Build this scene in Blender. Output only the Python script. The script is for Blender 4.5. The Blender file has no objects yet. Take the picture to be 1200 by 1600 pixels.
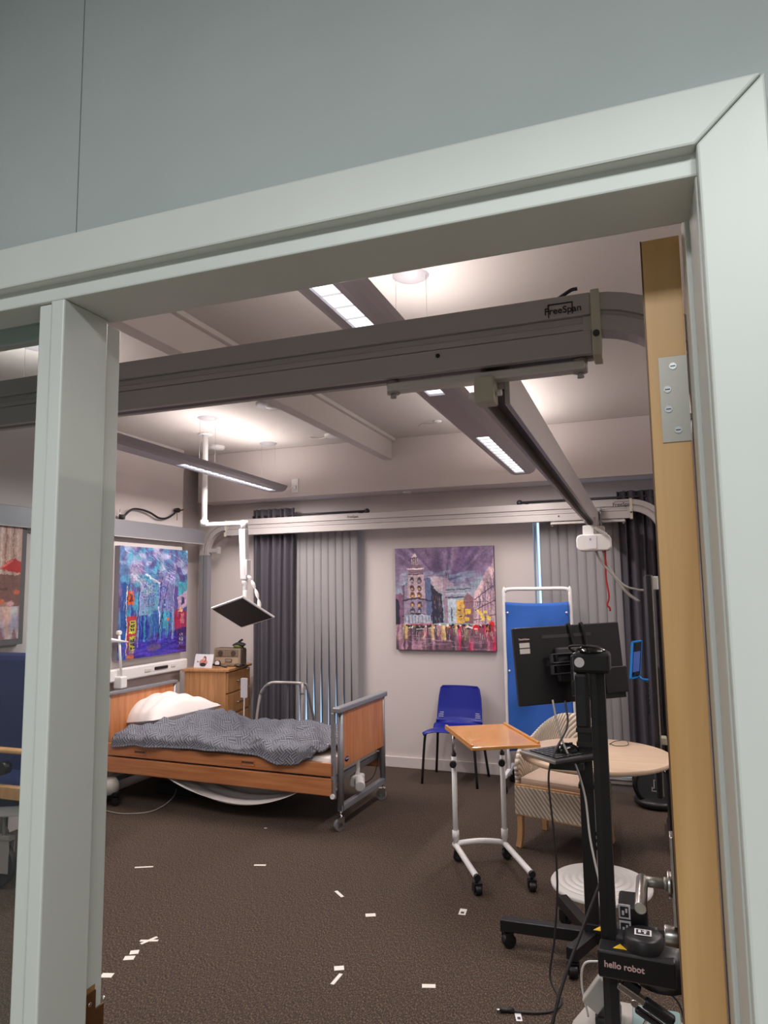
import bpy, bmesh, math, random
import numpy as np
from mathutils import Vector, Matrix, Euler
from mathutils import noise as mnoise
R_ = math.radians
PI = math.pi
SC = bpy.context.scene
COL = SC.collection

# ------------------------------------------------------------------ camera, world, lights, exposure
CAM_H = 1.6
yaw, pitch, roll = 0.34853148, 0.11039435, -0.01305335
fwd = Vector((-math.sin(yaw) * math.cos(pitch), math.cos(yaw) * math.cos(pitch), math.sin(pitch)))
rt = Vector((math.cos(yaw), math.sin(yaw), 0))
up = rt.cross(fwd)
r2 = math.cos(roll) * rt + math.sin(roll) * up
u2 = -math.sin(roll) * rt + math.cos(roll) * up
cam = bpy.data.cameras.new('camera')
cam.sensor_fit = 'VERTICAL'
cam.sensor_height = 36.0
cam.sensor_width = 27.0
cam.lens = 1097.04 / 1600 * 36.0
cam.clip_start = 0.02
cam_o = bpy.data.objects.new('camera', cam)
COL.objects.link(cam_o)
m = Matrix.Identity(4)
for i in range(3):
    m[i][0], m[i][1], m[i][2] = r2[i], u2[i], -fwd[i]
m[2][3] = CAM_H
cam_o.matrix_world = m
SC.camera = cam_o
SC.view_settings.view_transform = 'Standard'
SC.view_settings.look = 'None'
SC.view_settings.gamma = 1
SC.view_settings.use_curve_mapping = False
SC.view_settings.exposure = 0.5

w = bpy.data.worlds.new('world')
SC.world = w
w.use_nodes = True
w.node_tree.nodes['Background'].inputs[0].default_value = (0.45, 0.66, 1.0, 1)
w.node_tree.nodes['Background'].inputs[1].default_value = 1.3


def area(name, loc, size, power, color, rot=(0, 0, 0), spread=180):
    l = bpy.data.lights.new(name, 'AREA')
    l.shape = 'RECTANGLE'
    l.size, l.size_y = size
    l.energy = power
    l.color = color
    l.spread = R_(spread)
    o = bpy.data.objects.new(name, l)
    o.location = loc
    o.rotation_euler = rot
    COL.objects.link(o)
    return o


LAMP_Z = 2.535
# tubes inside two suspended luminaires plus an added unseen fill lamp: up-light onto the ceiling and down-light through the louvres
for cx, cy, ry, pu, pd in ((-0.886, 2.45, 0, 6.5, 14), (-0.886, 5.0, 0, 7, 16), (-3.17, 5.0, 2.3, 6, 28), (-3.06, 2.45, 2.3, 6.5, 22), (1.4, 2.45, 0, 12, 18), (1.4, 5.0, 0, 12, 18)):
    area('tube_up', (cx, cy, LAMP_Z + 0.062), (0.12, 1.3), pu, (1.0, 0.915, 0.885), (PI, 0, R_(ry)))
    area('tube_down', (cx, cy, LAMP_Z - 0.012), (0.06, 1.3), pd, (1.0, 0.915, 0.885), (0, 0, R_(ry)), 172)
# corridor: a recessed downlight and an added fill panel on the ceiling behind the camera
sp = bpy.data.lights.new('corridor_downlight', 'SPOT')
sp.energy = 10
sp.color = (0.93, 1.0, 0.97)
sp.spot_size = R_(138)
sp.spot_blend = 0.12
sp.shadow_soft_size = 0.05
spo = bpy.data.objects.new('corridor_downlight', sp)
spo.location = (0.45, -0.25, 2.62)
COL.objects.link(spo)
area('corridor_fill', (-0.1, -0.9, 2.79), (2.4, 0.5), 45, (0.95, 0.98, 1.0))


# ------------------------------------------------------------------ helpers
def lin(c):
    return tuple(((x / 255) / 12.92 if x / 255 <= 0.04045 else ((x / 255 + 0.055) / 1.055) ** 2.4) for x in c)


def mat(name, rgb, rough=0.5, metal=0.0, var=0.0, vscale=20, bump=0.0, bscale=200, emit=None, estr=0, trans=0, coat=0, stretch=(1, 1, 1)):
    mt = bpy.data.materials.new(name)
    mt.use_nodes = True
    nt = mt.node_tree
    b = nt.nodes['Principled BSDF']
    c = lin(rgb)
    b.inputs['Base Color'].default_value = (*c, 1)
    b.inputs['Roughness'].default_value = rough
    b.inputs['Metallic'].default_value = metal
    if coat:
        b.inputs['Coat Weight'].default_value = coat
    if trans:
        b.inputs['Transmission Weight'].default_value = trans
    if emit:
        b.inputs['Emission Color'].default_value = (*lin(emit), 1)
        b.inputs['Emission Strength'].default_value = estr
    if var or bump:
        tc = nt.nodes.new('ShaderNodeTexCoord')
        mp = nt.nodes.new('ShaderNodeMapping')
        mp.inputs['Scale'].default_value = stretch
        nt.links.new(tc.outputs['Object'], mp.inputs[0])
    if var:
        n = nt.nodes.new('ShaderNodeTexNoise')
        n.inputs['Scale'].default_value = vscale
        n.inputs['Detail'].default_value = 4
        nt.links.new(mp.outputs[0], n.inputs['Vector'])
        cr = nt.nodes.new('ShaderNodeValToRGB')
        cr.color_ramp.elements[0].position = 0.3
        cr.color_ramp.elements[1].position = 0.7
        cr.color_ramp.elements[0].color = (*[x * (1 - var) for x in c], 1)
        cr.color_ramp.elements[1].color = (*[min(1, x * (1 + var)) for x in c], 1)
        nt.links.new(n.outputs['Fac'], cr.inputs[0])
        nt.links.new(cr.outputs[0], b.inputs['Base Color'])
    if bump:
        n2 = nt.nodes.new('ShaderNodeTexNoise')
        n2.inputs['Scale'].default_value = bscale
        n2.inputs['Detail'].default_value = 3
        nt.links.new(mp.outputs[0], n2.inputs['Vector'])
        bp = nt.nodes.new('ShaderNodeBump')
        bp.inputs['Strength'].default_value = bump
        bp.inputs['Distance'].default_value = 0.01
        nt.links.new(n2.outputs['Fac'], bp.inputs['Height'])
        nt.links.new(bp.outputs[0], b.inputs['Normal'])
    return mt


def wood(name, c1, c2, scale=(1, 1, 0.06), nscale=40, rough=0.45, coat=0.0):
    mt = mat(name, c1, rough, coat=coat)
    nt = mt.node_tree
    b = nt.nodes['Principled BSDF']
    tc = nt.nodes.new('ShaderNodeTexCoord')
    mp = nt.nodes.new('ShaderNodeMapping')
    mp.inputs['Scale'].default_value = scale
    nt.links.new(tc.outputs['Object'], mp.inputs[0])
    n = nt.nodes.new('ShaderNodeTexNoise')
    n.inputs['Scale'].default_value = nscale
    n.inputs['Detail'].default_value = 5
    n.inputs['Distortion'].default_value = 0.6
    nt.links.new(mp.outputs[0], n.inputs['Vector'])
    cr = nt.nodes.new('ShaderNodeValToRGB')
    cr.color_ramp.elements[0].position = 0.35
    cr.color_ramp.elements[1].position = 0.68
    cr.color_ramp.elements[0].color = (*lin(c1), 1)
    cr.color_ramp.elements[1].color = (*lin(c2), 1)
    nt.links.new(n.outputs['Fac'], cr.inputs[0])
    nt.links.new(cr.outputs[0], b.inputs['Base Color'])
    return mt


M = {}
M['room_wall'] = mat('room_wall', (206, 196, 193), 0.75, bump=0.05, bscale=120)
M['room_ceiling'] = mat('room_ceiling', (204, 197, 192), 0.8)
M['corridor_wall'] = mat('corridor_wall', (168, 174, 172), 0.6, var=0.03, vscale=5, bump=0.04, bscale=90)
M['frame_paint'] = mat('frame_paint', (200, 202, 196), 0.4, var=0.03, vscale=6, bump=0.08, bscale=18, stretch=(1, 1, 0.15))
M['white_plastic'] = mat('white_plastic', (225, 222, 220), 0.4)
M['offwhite'] = mat('offwhite', (205, 200, 195), 0.4)
M['beige_plastic'] = mat('beige_plastic', (190, 184, 165), 0.5)
M['white_metal'] = mat('white_metal', (226, 224, 224), 0.35)
M['rail_alu'] = mat('rail_alu', (176, 169, 167), 0.42, 0.1)
M['rail_dark'] = mat('rail_dark', (86, 80, 80), 0.5, 0.2)
M['grey_metal'] = mat('grey_metal', (142, 142, 148), 0.4, 0.3)
M['grey_lamp'] = mat('grey_lamp', (166, 160, 166), 0.5, 0.0)
M['chrome'] = mat('chrome', (215, 215, 215), 0.2, 1.0)
M['steel'] = mat('steel', (185, 180, 176), 0.3, 1.0, var=0.08, vscale=60)
M['satin'] = mat('satin', (150, 146, 138), 0.45, 0.7)
M['brass'] = mat('brass', (120, 82, 48), 0.4, 0.7)
M['black'] = mat('black', (24, 23, 26), 0.4)
M['black_matte'] = mat('black_matte', (20, 19, 21), 0.7)
M['black_gloss'] = mat('black_gloss', (10, 10, 12), 0.12)
M['dark_grey'] = mat('dark_grey', (52, 50, 54), 0.5)
M['cable'] = mat('cable', (30, 28, 30), 0.5)
M['grey_cable'] = mat('grey_cable', (150, 146, 142), 0.5)
M['red'] = mat('red', (170, 20, 30), 0.6)
M['beech'] = wood('beech', (184, 116, 72), (205, 138, 92), (1, 1, 0.08), 30, 0.4)
M['beech_rail'] = wood('beech_rail', (176, 110, 68), (200, 134, 88), (0.08, 1, 1), 30, 0.4)
M['oak'] = wood('oak', (156, 108, 66), (182, 134, 88), (1, 1, 0.07), 35, 0.5)
M['door_wood'] = wood('door_wood', (193, 146, 90), (214, 172, 118), (1, 1, 0.05), 22, 0.45)
M['table_wood'] = wood('table_wood', (204, 142, 76), (216, 156, 88), (1, 0.3, 1), 12, 0.3, 0.5)
M['pale_wood'] = wood('pale_wood', (206, 178, 152), (216, 190, 164), (0.1, 1, 1), 20, 0.4)
M['leg_wood'] = wood('leg_wood', (198, 150, 100), (212, 168, 120), (1, 1, 0.06), 30, 0.45)
M['blue_plastic'] = mat('blue_plastic', (22, 34, 140), 0.42)
M['blue_cloth'] = mat('blue_cloth', (38, 92, 178), 0.75, var=0.06, vscale=6, bump=0.2, bscale=14)
M['navy'] = mat('navy', (36, 48, 92), 0.6, var=0.08, vscale=8)
M['curtain'] = mat('curtain', (78, 74, 82), 0.9, bump=0.1, bscale=600)
M['sheet'] = mat('sheet', (228, 220, 216), 0.85, bump=0.25, bscale=9)
M['cushion'] = mat('cushion', (202, 178, 160), 0.8, bump=0.05, bscale=300)
M['grey_rubber'] = mat('grey_rubber', (120, 120, 124), 0.6)
M['tape'] = mat('tape', (226, 222, 214), 0.6)
M['louvre'] = mat('louvre', (240, 240, 240), 0.3, emit=(240, 245, 255), estr=1.5)
M['sensor'] = mat('sensor', (160, 156, 160), 0.5)
M['base_white'] = mat('base_white', (178, 174, 168), 0.5)
M['teal_glass'] = mat('teal_glass', (150, 176, 176), 0.2)
M['blue_frame'] = mat('blue_frame', (30, 130, 215), 0.35)
M['screen_on'] = mat('screen_on', (60, 80, 140), 0.2, emit=(70, 95, 170), estr=0.25)
M['paper'] = mat('paper', (224, 222, 226), 0.6)
M['radio_body'] = mat('radio_body', (150, 132, 112), 0.5)
M['radio_side'] = mat('radio_side', (74, 60, 52), 0.6)
M['green_cloth'] = mat('green_cloth', (96, 100, 50), 0.9)
M['yellow'] = mat('yellow', (220, 180, 40), 0.5)
M['ink'] = mat('ink', (42, 38, 42), 0.6)
M['pink_ink'] = mat('pink_ink', (226, 190, 186), 0.5)
M['rust'] = mat('rust', (150, 112, 66), 0.7, var=0.2, vscale=60)
M['invoval'] = mat('invoval', (26, 34, 110), 0.4)

# carpet
def carpet():
    mt = mat('carpet', (52, 41, 36), 0.95)
    nt = mt.node_tree
    b = nt.nodes['Principled BSDF']
    tc = nt.nodes.new('ShaderNodeTexCoord')
    mp = nt.nodes.new('ShaderNodeMapping')
    mp.inputs['Rotation'].default_value = (0, 0, R_(20))
    mp.inputs['Scale'].default_value = (1, 0.42, 1)
    nt.links.new(tc.outputs['Object'], mp.inputs[0])
    v = nt.nodes.new('ShaderNodeTexNoise')
    v.inputs['Scale'].default_value = 210
    v.inputs['Detail'].default_value = 3
    v.inputs['Roughness'].default_value = 0.75
    nt.links.new(mp.outputs[0], v.inputs['Vector'])
    cr = nt.nodes.new('ShaderNodeValToRGB')
    e = cr.color_ramp.elements
    e[0].position, e[0].color = 0.40, (*lin((35, 27, 24)), 1)
    e[1].position, e[1].color = 0.66, (*lin((124, 103, 76)), 1)
    k = e.new(0.52)
    k.color = (*lin((63, 49, 42)), 1)
    nt.links.new(v.outputs['Fac'], cr.inputs[0])
    nt.links.new(cr.outputs[0], b.inputs['Base Color'])
    bp = nt.nodes.new('ShaderNodeBump')
    bp.inputs['Strength'].default_value = 0.5
    bp.inputs['Distance'].default_value = 0.004
    nt.links.new(v.outputs['Fac'], bp.inputs['Height'])
    nt.links.new(bp.outputs[0], b.inputs['Normal'])
    return mt


M['carpet'] = carpet()


def quilt():
    mt = mat('quilt', (124, 126, 134), 0.9)
    nt = mt.node_tree
    b = nt.nodes['Principled BSDF']
    uv = nt.nodes.new('ShaderNodeUVMap')
    # basket-weave stitching: stripes whose direction alternates from square to square
    def mth(op, a, c=None):
        n = nt.nodes.new('ShaderNodeMath')
        n.operation = op
        for i, x in enumerate((a, c)):
            if x is None:
                continue
            if isinstance(x, (int, float)):
                n.inputs[i].default_value = x
            else:
                nt.links.new(x, n.inputs[i])
        return n.outputs[0]
    mp = nt.nodes.new('ShaderNodeMapping')
    mp.inputs['Rotation'].default_value = (0, 0, R_(45))
    nt.links.new(uv.outputs[0], mp.inputs[0])
    s = nt.nodes.new('ShaderNodeSeparateXYZ')
    nt.links.new(mp.outputs[0], s.inputs[0])
    T = 0.052
    cx = mth('FLOOR', mth('DIVIDE', s.outputs[0], T))
    cy = mth('FLOOR', mth('DIVIDE', s.outputs[1], T))
    par = mth('FLOORED_MODULO', mth('ADD', cx, cy), 2)
    sx = mth('ABSOLUTE', mth('SINE', mth('MULTIPLY', s.outputs[0], 3 * PI / T)))
    sy = mth('ABSOLUTE', mth('SINE', mth('MULTIPLY', s.outputs[1], 3 * PI / T)))
    mix = nt.nodes.new('ShaderNodeMix')
    nt.links.new(par, mix.inputs[0])
    nt.links.new(sx, mix.inputs[2])
    nt.links.new(sy, mix.inputs[3])
    hgt = mth('POWER', mix.outputs[0], 0.5)
    bp = nt.nodes.new('ShaderNodeBump')
    bp.inputs['Strength'].default_value = 0.9
    bp.inputs['Distance'].default_value = 0.008
    nt.links.new(hgt, bp.inputs['Height'])
    nt.links.new(bp.outputs[0], b.inputs['Normal'])
    cr = nt.nodes.new('ShaderNodeValToRGB')
    cr.color_ramp.elements[0].color = (*lin((70, 71, 80)), 1)
    cr.color_ramp.elements[0].position = 0.3
    cr.color_ramp.elements[1].color = (*lin((126, 128, 138)), 1)
    cr.color_ramp.elements[1].position = 0.8
    nt.links.new(hgt, cr.inputs[0])
    nt.links.new(cr.outputs[0], b.inputs['Base Color'])
    return mt


M['quilt'] = quilt()


def wicker():
    mt = mat('wicker', (206, 194, 176), 0.7)
    nt = mt.node_tree
    b = nt.nodes['Principled BSDF']
    uv = nt.nodes.new('ShaderNodeUVMap')
    wv = nt.nodes.new('ShaderNodeTexWave')
    wv.inputs['Scale'].default_value = 17
    wv.bands_direction = 'DIAGONAL'
    wv.inputs['Distortion'].default_value = 0.3
    nt.links.new(uv.outputs[0], wv.inputs['Vector'])
    cr = nt.nodes.new('ShaderNodeValToRGB')
    cr.color_ramp.elements[0].color = (*lin((150, 134, 116)), 1)
    cr.color_ramp.elements[1].color = (*lin((222, 210, 194)), 1)
    cr.color_ramp.elements[1].position = 0.45
    nt.links.new(wv.outputs['Fac'], cr.inputs[0])
    nt.links.new(cr.outputs[0], b.inputs['Base Color'])
    bp = nt.nodes.new('ShaderNodeBump')
    bp.inputs['Strength'].default_value = 0.8
    bp.inputs['Distance'].default_value = 0.006
    nt.links.new(wv.outputs['Fac'], bp.inputs['Height'])
    nt.links.new(bp.outputs[0], b.inputs['Normal'])
    return mt


M['wicker'] = wicker()


def glass(name, rgb=(235, 240, 240)):
    mt = bpy.data.materials.new(name)
    mt.use_nodes = True
    nt = mt.node_tree
    nt.nodes.clear()
    o = nt.nodes.new('ShaderNodeOutputMaterial')
    mx = nt.nodes.new('ShaderNodeMixShader')
    t = nt.nodes.new('ShaderNodeBsdfTransparent')
    t.inputs[0].default_value = (*lin(rgb), 1)
    g = nt.nodes.new('ShaderNodeBsdfGlossy')
    g.inputs['Roughness'].default_value = 0.02
    f = nt.nodes.new('ShaderNodeFresnel')
    ge = nt.nodes.new('ShaderNodeNewGeometry')     # same index on both faces of the thin pane
    io = nt.nodes.new('ShaderNodeMix')
    io.inputs[2].default_value = 1.45
    io.inputs[3].default_value = 1 / 1.45
    nt.links.new(ge.outputs['Backfacing'], io.inputs[0])
    nt.links.new(io.outputs[0], f.inputs[0])
    nt.links.new(f.outputs[0], mx.inputs[0])
    nt.links.new(t.outputs[0], mx.inputs[1])
    nt.links.new(g.outputs[0], mx.inputs[2])
    nt.links.new(mx.outputs[0], o.inputs[0])
    return mt


M['glass'] = glass('glass')


def blind_mat():
    mt = bpy.data.materials.new('blind_fabric')
    mt.use_nodes = True
    nt = mt.node_tree
    b = nt.nodes['Principled BSDF']
    b.inputs['Base Color'].default_value = (*lin((150, 146, 148)), 1)
    b.inputs['Roughness'].default_value = 0.9
    tr = nt.nodes.new('ShaderNodeBsdfTranslucent')
    tr.inputs[0].default_value = (*lin((166, 164, 168)), 1)
    mx = nt.nodes.new('ShaderNodeMixShader')
    mx.inputs[0].default_value = 0.03
    out = nt.nodes['Material Output']
    nt.links.new(b.outputs[0], mx.inputs[1])
    nt.links.new(tr.outputs[0], mx.inputs[2])
    nt.links.new(mx.outputs[0], out.inputs[0])
    return mt


M['blind'] = blind_mat()


class MB:
    """collects shapes and links them as ONE mesh object"""
    def __init__(s):
        s.v, s.f, s.uv, s.sm = [], [], {}, []

    def add(s, vs, fs, smooth=False, mtx=None, uvs=None):
        o = len(s.v)
        if mtx is not None:
            vs = [mtx @ Vector(v) for v in vs]
        s.v += [tuple(v) for v in vs]
        for f in fs:
            s.f.append(tuple(i + o for i in f))
            s.sm.append(smooth)
        if uvs:
            for i, u in enumerate(uvs):
                s.uv[o + i] = u
        return s

    def box(s, x0, x1, y0, y1, z0, z1, mtx=None):
        vs = [(x, y, z) for x in (x0, x1) for y in (y0, y1) for z in (z0, z1)]
        fs = [(0, 1, 3, 2), (4, 6, 7, 5), (0, 4, 5, 1), (2, 3, 7, 6), (0, 2, 6, 4), (1, 5, 7, 3)]
        return s.add(vs, fs, False, mtx)

    def cbox(s, c, d, rot=(0, 0, 0)):
        mt = Matrix.Translation(c) @ Euler(rot).to_matrix().to_4x4()
        return s.box(-d[0] / 2, d[0] / 2, -d[1] / 2, d[1] / 2, -d[2] / 2, d[2] / 2, mt)

    def cyl(s, a, b, r, r1=None, n=16, cap=True):
        a, b = Vector(a), Vector(b)
        r1 = r if r1 is None else r1
        d = (b - a).normalized()
        x = d.orthogonal().normalized()
        y = d.cross(x)
        vs = []
        for k in range(n):
            t = 2 * PI * k / n
            q = math.cos(t) * x + math.sin(t) * y
            vs += [a + q * r, b + q * r1]
        fs = [(2 * k, 2 * ((k + 1) % n), 2 * ((k + 1) % n) + 1, 2 * k + 1) for k in range(n)]
        s.add(vs, fs, True)
        if cap:
            o = len(s.v) - 2 * n
            s.f.append(tuple(o + 2 * k for k in reversed(range(n))))
            s.f.append(tuple(o + 2 * k + 1 for k in range(n)))
            s.sm += [False, False]
        return s

    def sweep(s, pts, prof, closed=False, upv=None, smooth=True, cap=True):
        """prof: list of (a, b) offsets on (side, up) axes"""
        pts = [Vector(p) for p in pts]
        n = len(pts)
        rings = []
        prev = None
        for i in range(n):
            if i == 0:
                t = pts[1] - pts[0]
            elif i == n - 1:
                t = pts[-1] - pts[-2]
            else:
                t = (pts[i + 1] - pts[i]).normalized() + (pts[i] - pts[i - 1]).normalized()
            t.normalize()
            if upv is not None:
                side = t.cross(Vector(upv)).normalized()
            else:
                if prev is None:
                    side = t.orthogonal().normalized()
                else:
                    side = (prev - t * prev.dot(t)).normalized()
                prev = side
            u = side.cross(t).normalized()
            rings.append([pts[i] + side * a + u * b for a, b in prof])
        k = len(prof)
        vs = [v for r in rings for v in r]
        fs = []
        for i in range(n - 1):
            for j in range(k):
                a, b = i * k + j, i * k + (j + 1) % k
                fs.append((a, b, b + k, a + k))
        s.add(vs, fs, smooth)
        if cap:
            o = len(s.v) - len(vs)
            s.f.append(tuple(o + j for j in reversed(range(k))))
            s.f.append(tuple(o + (n - 1) * k + j for j in range(k)))
            s.sm += [False, False]
        return s

    def tube(s, pts, r, n=8, smooth_path=True, sub=6):
        if smooth_path:
            pts = catmull(pts, sub)
        return s.sweep(pts, [(r * math.cos(2 * PI * i / n), r * math.sin(2 * PI * i / n)) for i in range(n)])

    def lathe(s, prof, c=(0, 0, 0), n=32, axis='z'):
        vs, fs = [], []
        k = len(prof)
        for i in range(n):
            t = 2 * PI * i / n
            for r, z in prof:
                p = (r * math.cos(t), r * math.sin(t), z)
                if axis == 'y':
                    p = (p[0], p[2], p[1])
                if axis == 'x':
                    p = (p[2], p[0], p[1])
                vs.append((p[0] + c[0], p[1] + c[1], p[2] + c[2]))
        for i in range(n):
            for j in range(k - 1):
                a = i * k + j
                b = ((i + 1) % n) * k + j
                fs.append((a, b, b + 1, a + 1))
        return s.add(vs, fs, True)

    def prism(s, poly, z0, z1, mtx=None):
        n = len(poly)
        vs = [(x, y, z0) for x, y in poly] + [(x, y, z1) for x, y in poly]
        fs = [tuple(reversed(range(n))), tuple(range(n, 2 * n))] + [(i, (i + 1) % n, (i + 1) % n + n, i + n) for i in range(n)]
        return s.add(vs, fs, False, mtx)

    def grid(s, fn, nu, nv, smooth=True, uvfn=None, wrap=False):
        vs, uvs = [], []
        for i in range(nu + 1):
            for j in range(nv + 1):
                vs.append(fn(i / nu, j / nv))
                uvs.append(uvfn(i / nu, j / nv) if uvfn else (i / nu, j / nv))
        fs = [(i * (nv + 1) + j, (i + 1) * (nv + 1) + j, (i + 1) * (nv + 1) + j + 1, i * (nv + 1) + j + 1) for i in range(nu) for j in range(nv)]
        return s.add(vs, fs, smooth, None, uvs)

    def build(s, name, material, parent=None, label=None, bevel=0, solid=0, subsurf=0, autofix=True):
        me = bpy.data.meshes.new(name)
        me.from_pydata(s.v, [], s.f)
        me.polygons.foreach_set('use_smooth', s.sm)
        if s.uv:
            ul = me.uv_layers.new(name='UVMap')
            for l in me.loops:
                ul.data[l.index].uv = s.uv.get(l.vertex_index, (0, 0))
        bm = bmesh.new()
        bm.from_mesh(me)
        bmesh.ops.recalc_face_normals(bm, faces=bm.faces)
        bm.to_mesh(me)
        bm.free()
        me.materials.append(M[material] if isinstance(material, str) else material)
        o = bpy.data.objects.new(name, me)
        COL.objects.link(o)
        if parent is not None:
            o.parent = parent
        if label:
            o['label'] = label
        if solid:
            md = o.modifiers.new('solid', 'SOLIDIFY')
            md.thickness = solid
        if bevel:
            md = o.modifiers.new('bevel', 'BEVEL')
            md.width = bevel
            md.segments = 2
            md.limit_method = 'ANGLE'
        if subsurf:
            md = o.modifiers.new('sub', 'SUBSURF')
            md.levels = md.render_levels = subsurf
        return o


def catmull(pts, sub=6):
    pts = [Vector(p) for p in pts]
    if len(pts) < 3:
        return pts
    P = [2 * pts[0] - pts[1]] + pts + [2 * pts[-1] - pts[-2]]
    out = []
    for i in range(1, len(P) - 2):
        for k in range(sub):
            t = k / sub
            a, b, c, d = P[i - 1], P[i], P[i + 1], P[i + 2]
            out.append(0.5 * ((2 * b) + (c - a) * t + (2 * a - 5 * b + 4 * c - d) * t * t + (3 * b - a - 3 * c + d) * t ** 3))
    out.append(pts[-1])
    return out


def B(*a):
    return MB().box(*a)


def thing(name, label, cat, loc=(0, 0, 0), rotz=0, group=None):
    o = bpy.data.objects.new(name, None)
    o.empty_display_size = 0.1
    COL.objects.link(o)
    o.location = loc
    o.rotation_euler = (0, 0, rotz)
    o['label'] = label
    o['category'] = cat
    if group:
        o['group'] = group
    return o


def tag(o, label, cat, group=None):
    o['label'] = label
    o['category'] = cat
    if group:
        o['group'] = group
    return o


def struct(o, label=None):
    o['kind'] = 'structure'
    if label:
        o['label'] = label
    return o


def text(s, size, loc, rot, material, parent, name='lettering', ext=0.0005, label=None, align='LEFT', bold=0.0002):
    c = bpy.data.curves.new(name, 'FONT')
    c.body = s
    c.size = size
    c.extrude = ext
    c.offset = bold
    c.align_x = align
    c.align_y = 'CENTER'
    o = bpy.data.objects.new(name, c)
    COL.objects.link(o)
    bpy.context.view_layer.update()
    me = bpy.data.meshes.new_from_object(o)
    bpy.data.objects.remove(o)
    me.name = name
    me.materials.clear()
    me.materials.append(M[material])
    o = bpy.data.objects.new(name, me)
    COL.objects.link(o)
    o.location = loc
    o.rotation_euler = rot
    if parent is not None:
        o.parent = parent
    if label:
        o['label'] = label
    return o


def caster(parent, x, y, r=0.03, wide=0.022, rotz=0.0, z_top=None, wheel='black', fork='black', name='castor'):
    """castor with its wheel touching z=0; fork part with a wheel sub-part"""
    z_top = z_top or 2.7 * r
    c, s_ = math.cos(rotz), math.sin(rotz)
    fk = MB()
    mt = Matrix.Translation((x, y, 0)) @ Matrix.Rotation(rotz, 4, 'Z')
    for sy in (-1, 1):
        fk.box(-r * 0.8, r * 0.45, sy * (wide / 2 + 0.004) - 0.002, sy * (wide / 2 + 0.004) + 0.002, r * 0.7, r * 2.1, mt)
    fk.box(-r * 0.8, r * 0.45, -wide / 2 - 0.006, wide / 2 + 0.006, r * 2.05, r * 2.25, mt)
    fk.cyl((x, y, r * 2.2), (x, y, z_top), 0.008)
    f = fk.build(name, fork, parent)
    off = -r * 0.35
    wx, wy = x + off * c, y + off * s_
    ax = Vector((-s_, c, 0))
    q = Vector((wx, wy, r))
    wh = MB().cyl(q - ax * wide / 2, q + ax * wide / 2, r, n=20)
    wo = wh.build('wheel', wheel, f, bevel=0.003)
    MB().cyl(q - ax * (wide / 2 + 0.006), q + ax * (wide / 2 + 0.006), r * 0.35, n=12).build('hub', 'grey_rubber' if wheel != 'black' else 'dark_grey', f)
    return f


# ------------------------------------------------------------------ room shell
XL, XR, YF, ZC = -4.10, 3.2, 6.227, 2.97
floor = struct(B(-4.6, 3.4, -2.2, 6.6, -0.05, 0).build('floor', 'carpet'), 'dark brown flecked carpet')
struct(B(-4.6, 3.4, 0.94, 6.6, ZC, ZC + 0.05).build('ceiling', 'room_ceiling'), 'off-white ceiling')

W1 = (-3.24, -2.56, 0.06, 2.30)   # window 1: x0 x1 z0 z1
W2 = (-0.875, 0.75, 0.06, 2.30)
wf = MB()
wf.box(-4.6, W1[0], YF, YF + 0.25, 0, ZC)
wf.box(W1[1], W2[0], YF, YF + 0.25, 0, ZC)
wf.box(W2[1], 3.4, YF, YF + 0.25, 0, ZC)
for W in (W1, W2):
    wf.box(W[0], W[1], YF, YF + 0.25, W[3], ZC)
    wf.box(W[0], W[1], YF, YF + 0.25, 0, W[2])
struct(wf.build('wall_far', 'room_wall'), 'pale far wall')
# bulkhead over the windows
struct(B(-4.141, 3.2, 5.93, YF, 2.49, ZC).build('trim_1', 'room_wall', bevel=0.004), 'pale boxed bulkhead under the ceiling along the far wall')
struct(B(-2.50, W2[0], YF - 0.02, YF, 0, 0.096).build('baseboard_far', 'room_wall', bevel=0.005), 'white skirting board below the square painting')
struct(B(-4.34, W1[0], YF - 0.02, YF, 0, 0.096).build('baseboard_far_corner', 'room_wall', bevel=0.005))
wl = MB()
wl.box(-4.6, XL, 0.94, 5.635, 0, ZC)
wl.box(-4.6, -4.34, 5.635, YF, 0, ZC)
struct(wl.build('wall_left', 'room_wall', bevel=0.004), 'pale left wall with a recess at the far corner')
struct(B(XR, XR + 0.1, 0.94, YF, 0, ZC).build('wall_right', 'room_wall'))
# ceiling beam with a small coving on its right
struct(B(-2.155, -2.07, 0.94, 5.93, 2.775, ZC).build('trim_2', 'room_ceiling', bevel=0.004), 'boxed ceiling beam running towards the far wall')
struct(B(-2.07, -2.035, 0.94, 5.93, 2.94, ZC).build('trim_3', 'room_ceiling', bevel=0.004))
# white dado trunking under the blue painting
tk = struct(MB().box(XL, -4.035, 2.3, 5.66, 0.885, 0.985).build('trim_4', 'white_plastic', bevel=0.012), 'white wall trunking behind the headboard')
B(-4.037, -4.03, 5.05, 5.13, 0.925, 0.95).build('socket_plate', 'offwhite', tk, bevel=0.002)
B(-4.037, -4.028, 5.18, 5.36, 0.93, 0.955).build('socket_plate', 'black', tk, label='black socket strip', bevel=0.002)
B(-4.037, -4.03, 5.41, 5.47, 0.93, 0.955).build('socket_plate', 'offwhite', tk, bevel=0.002)

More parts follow.
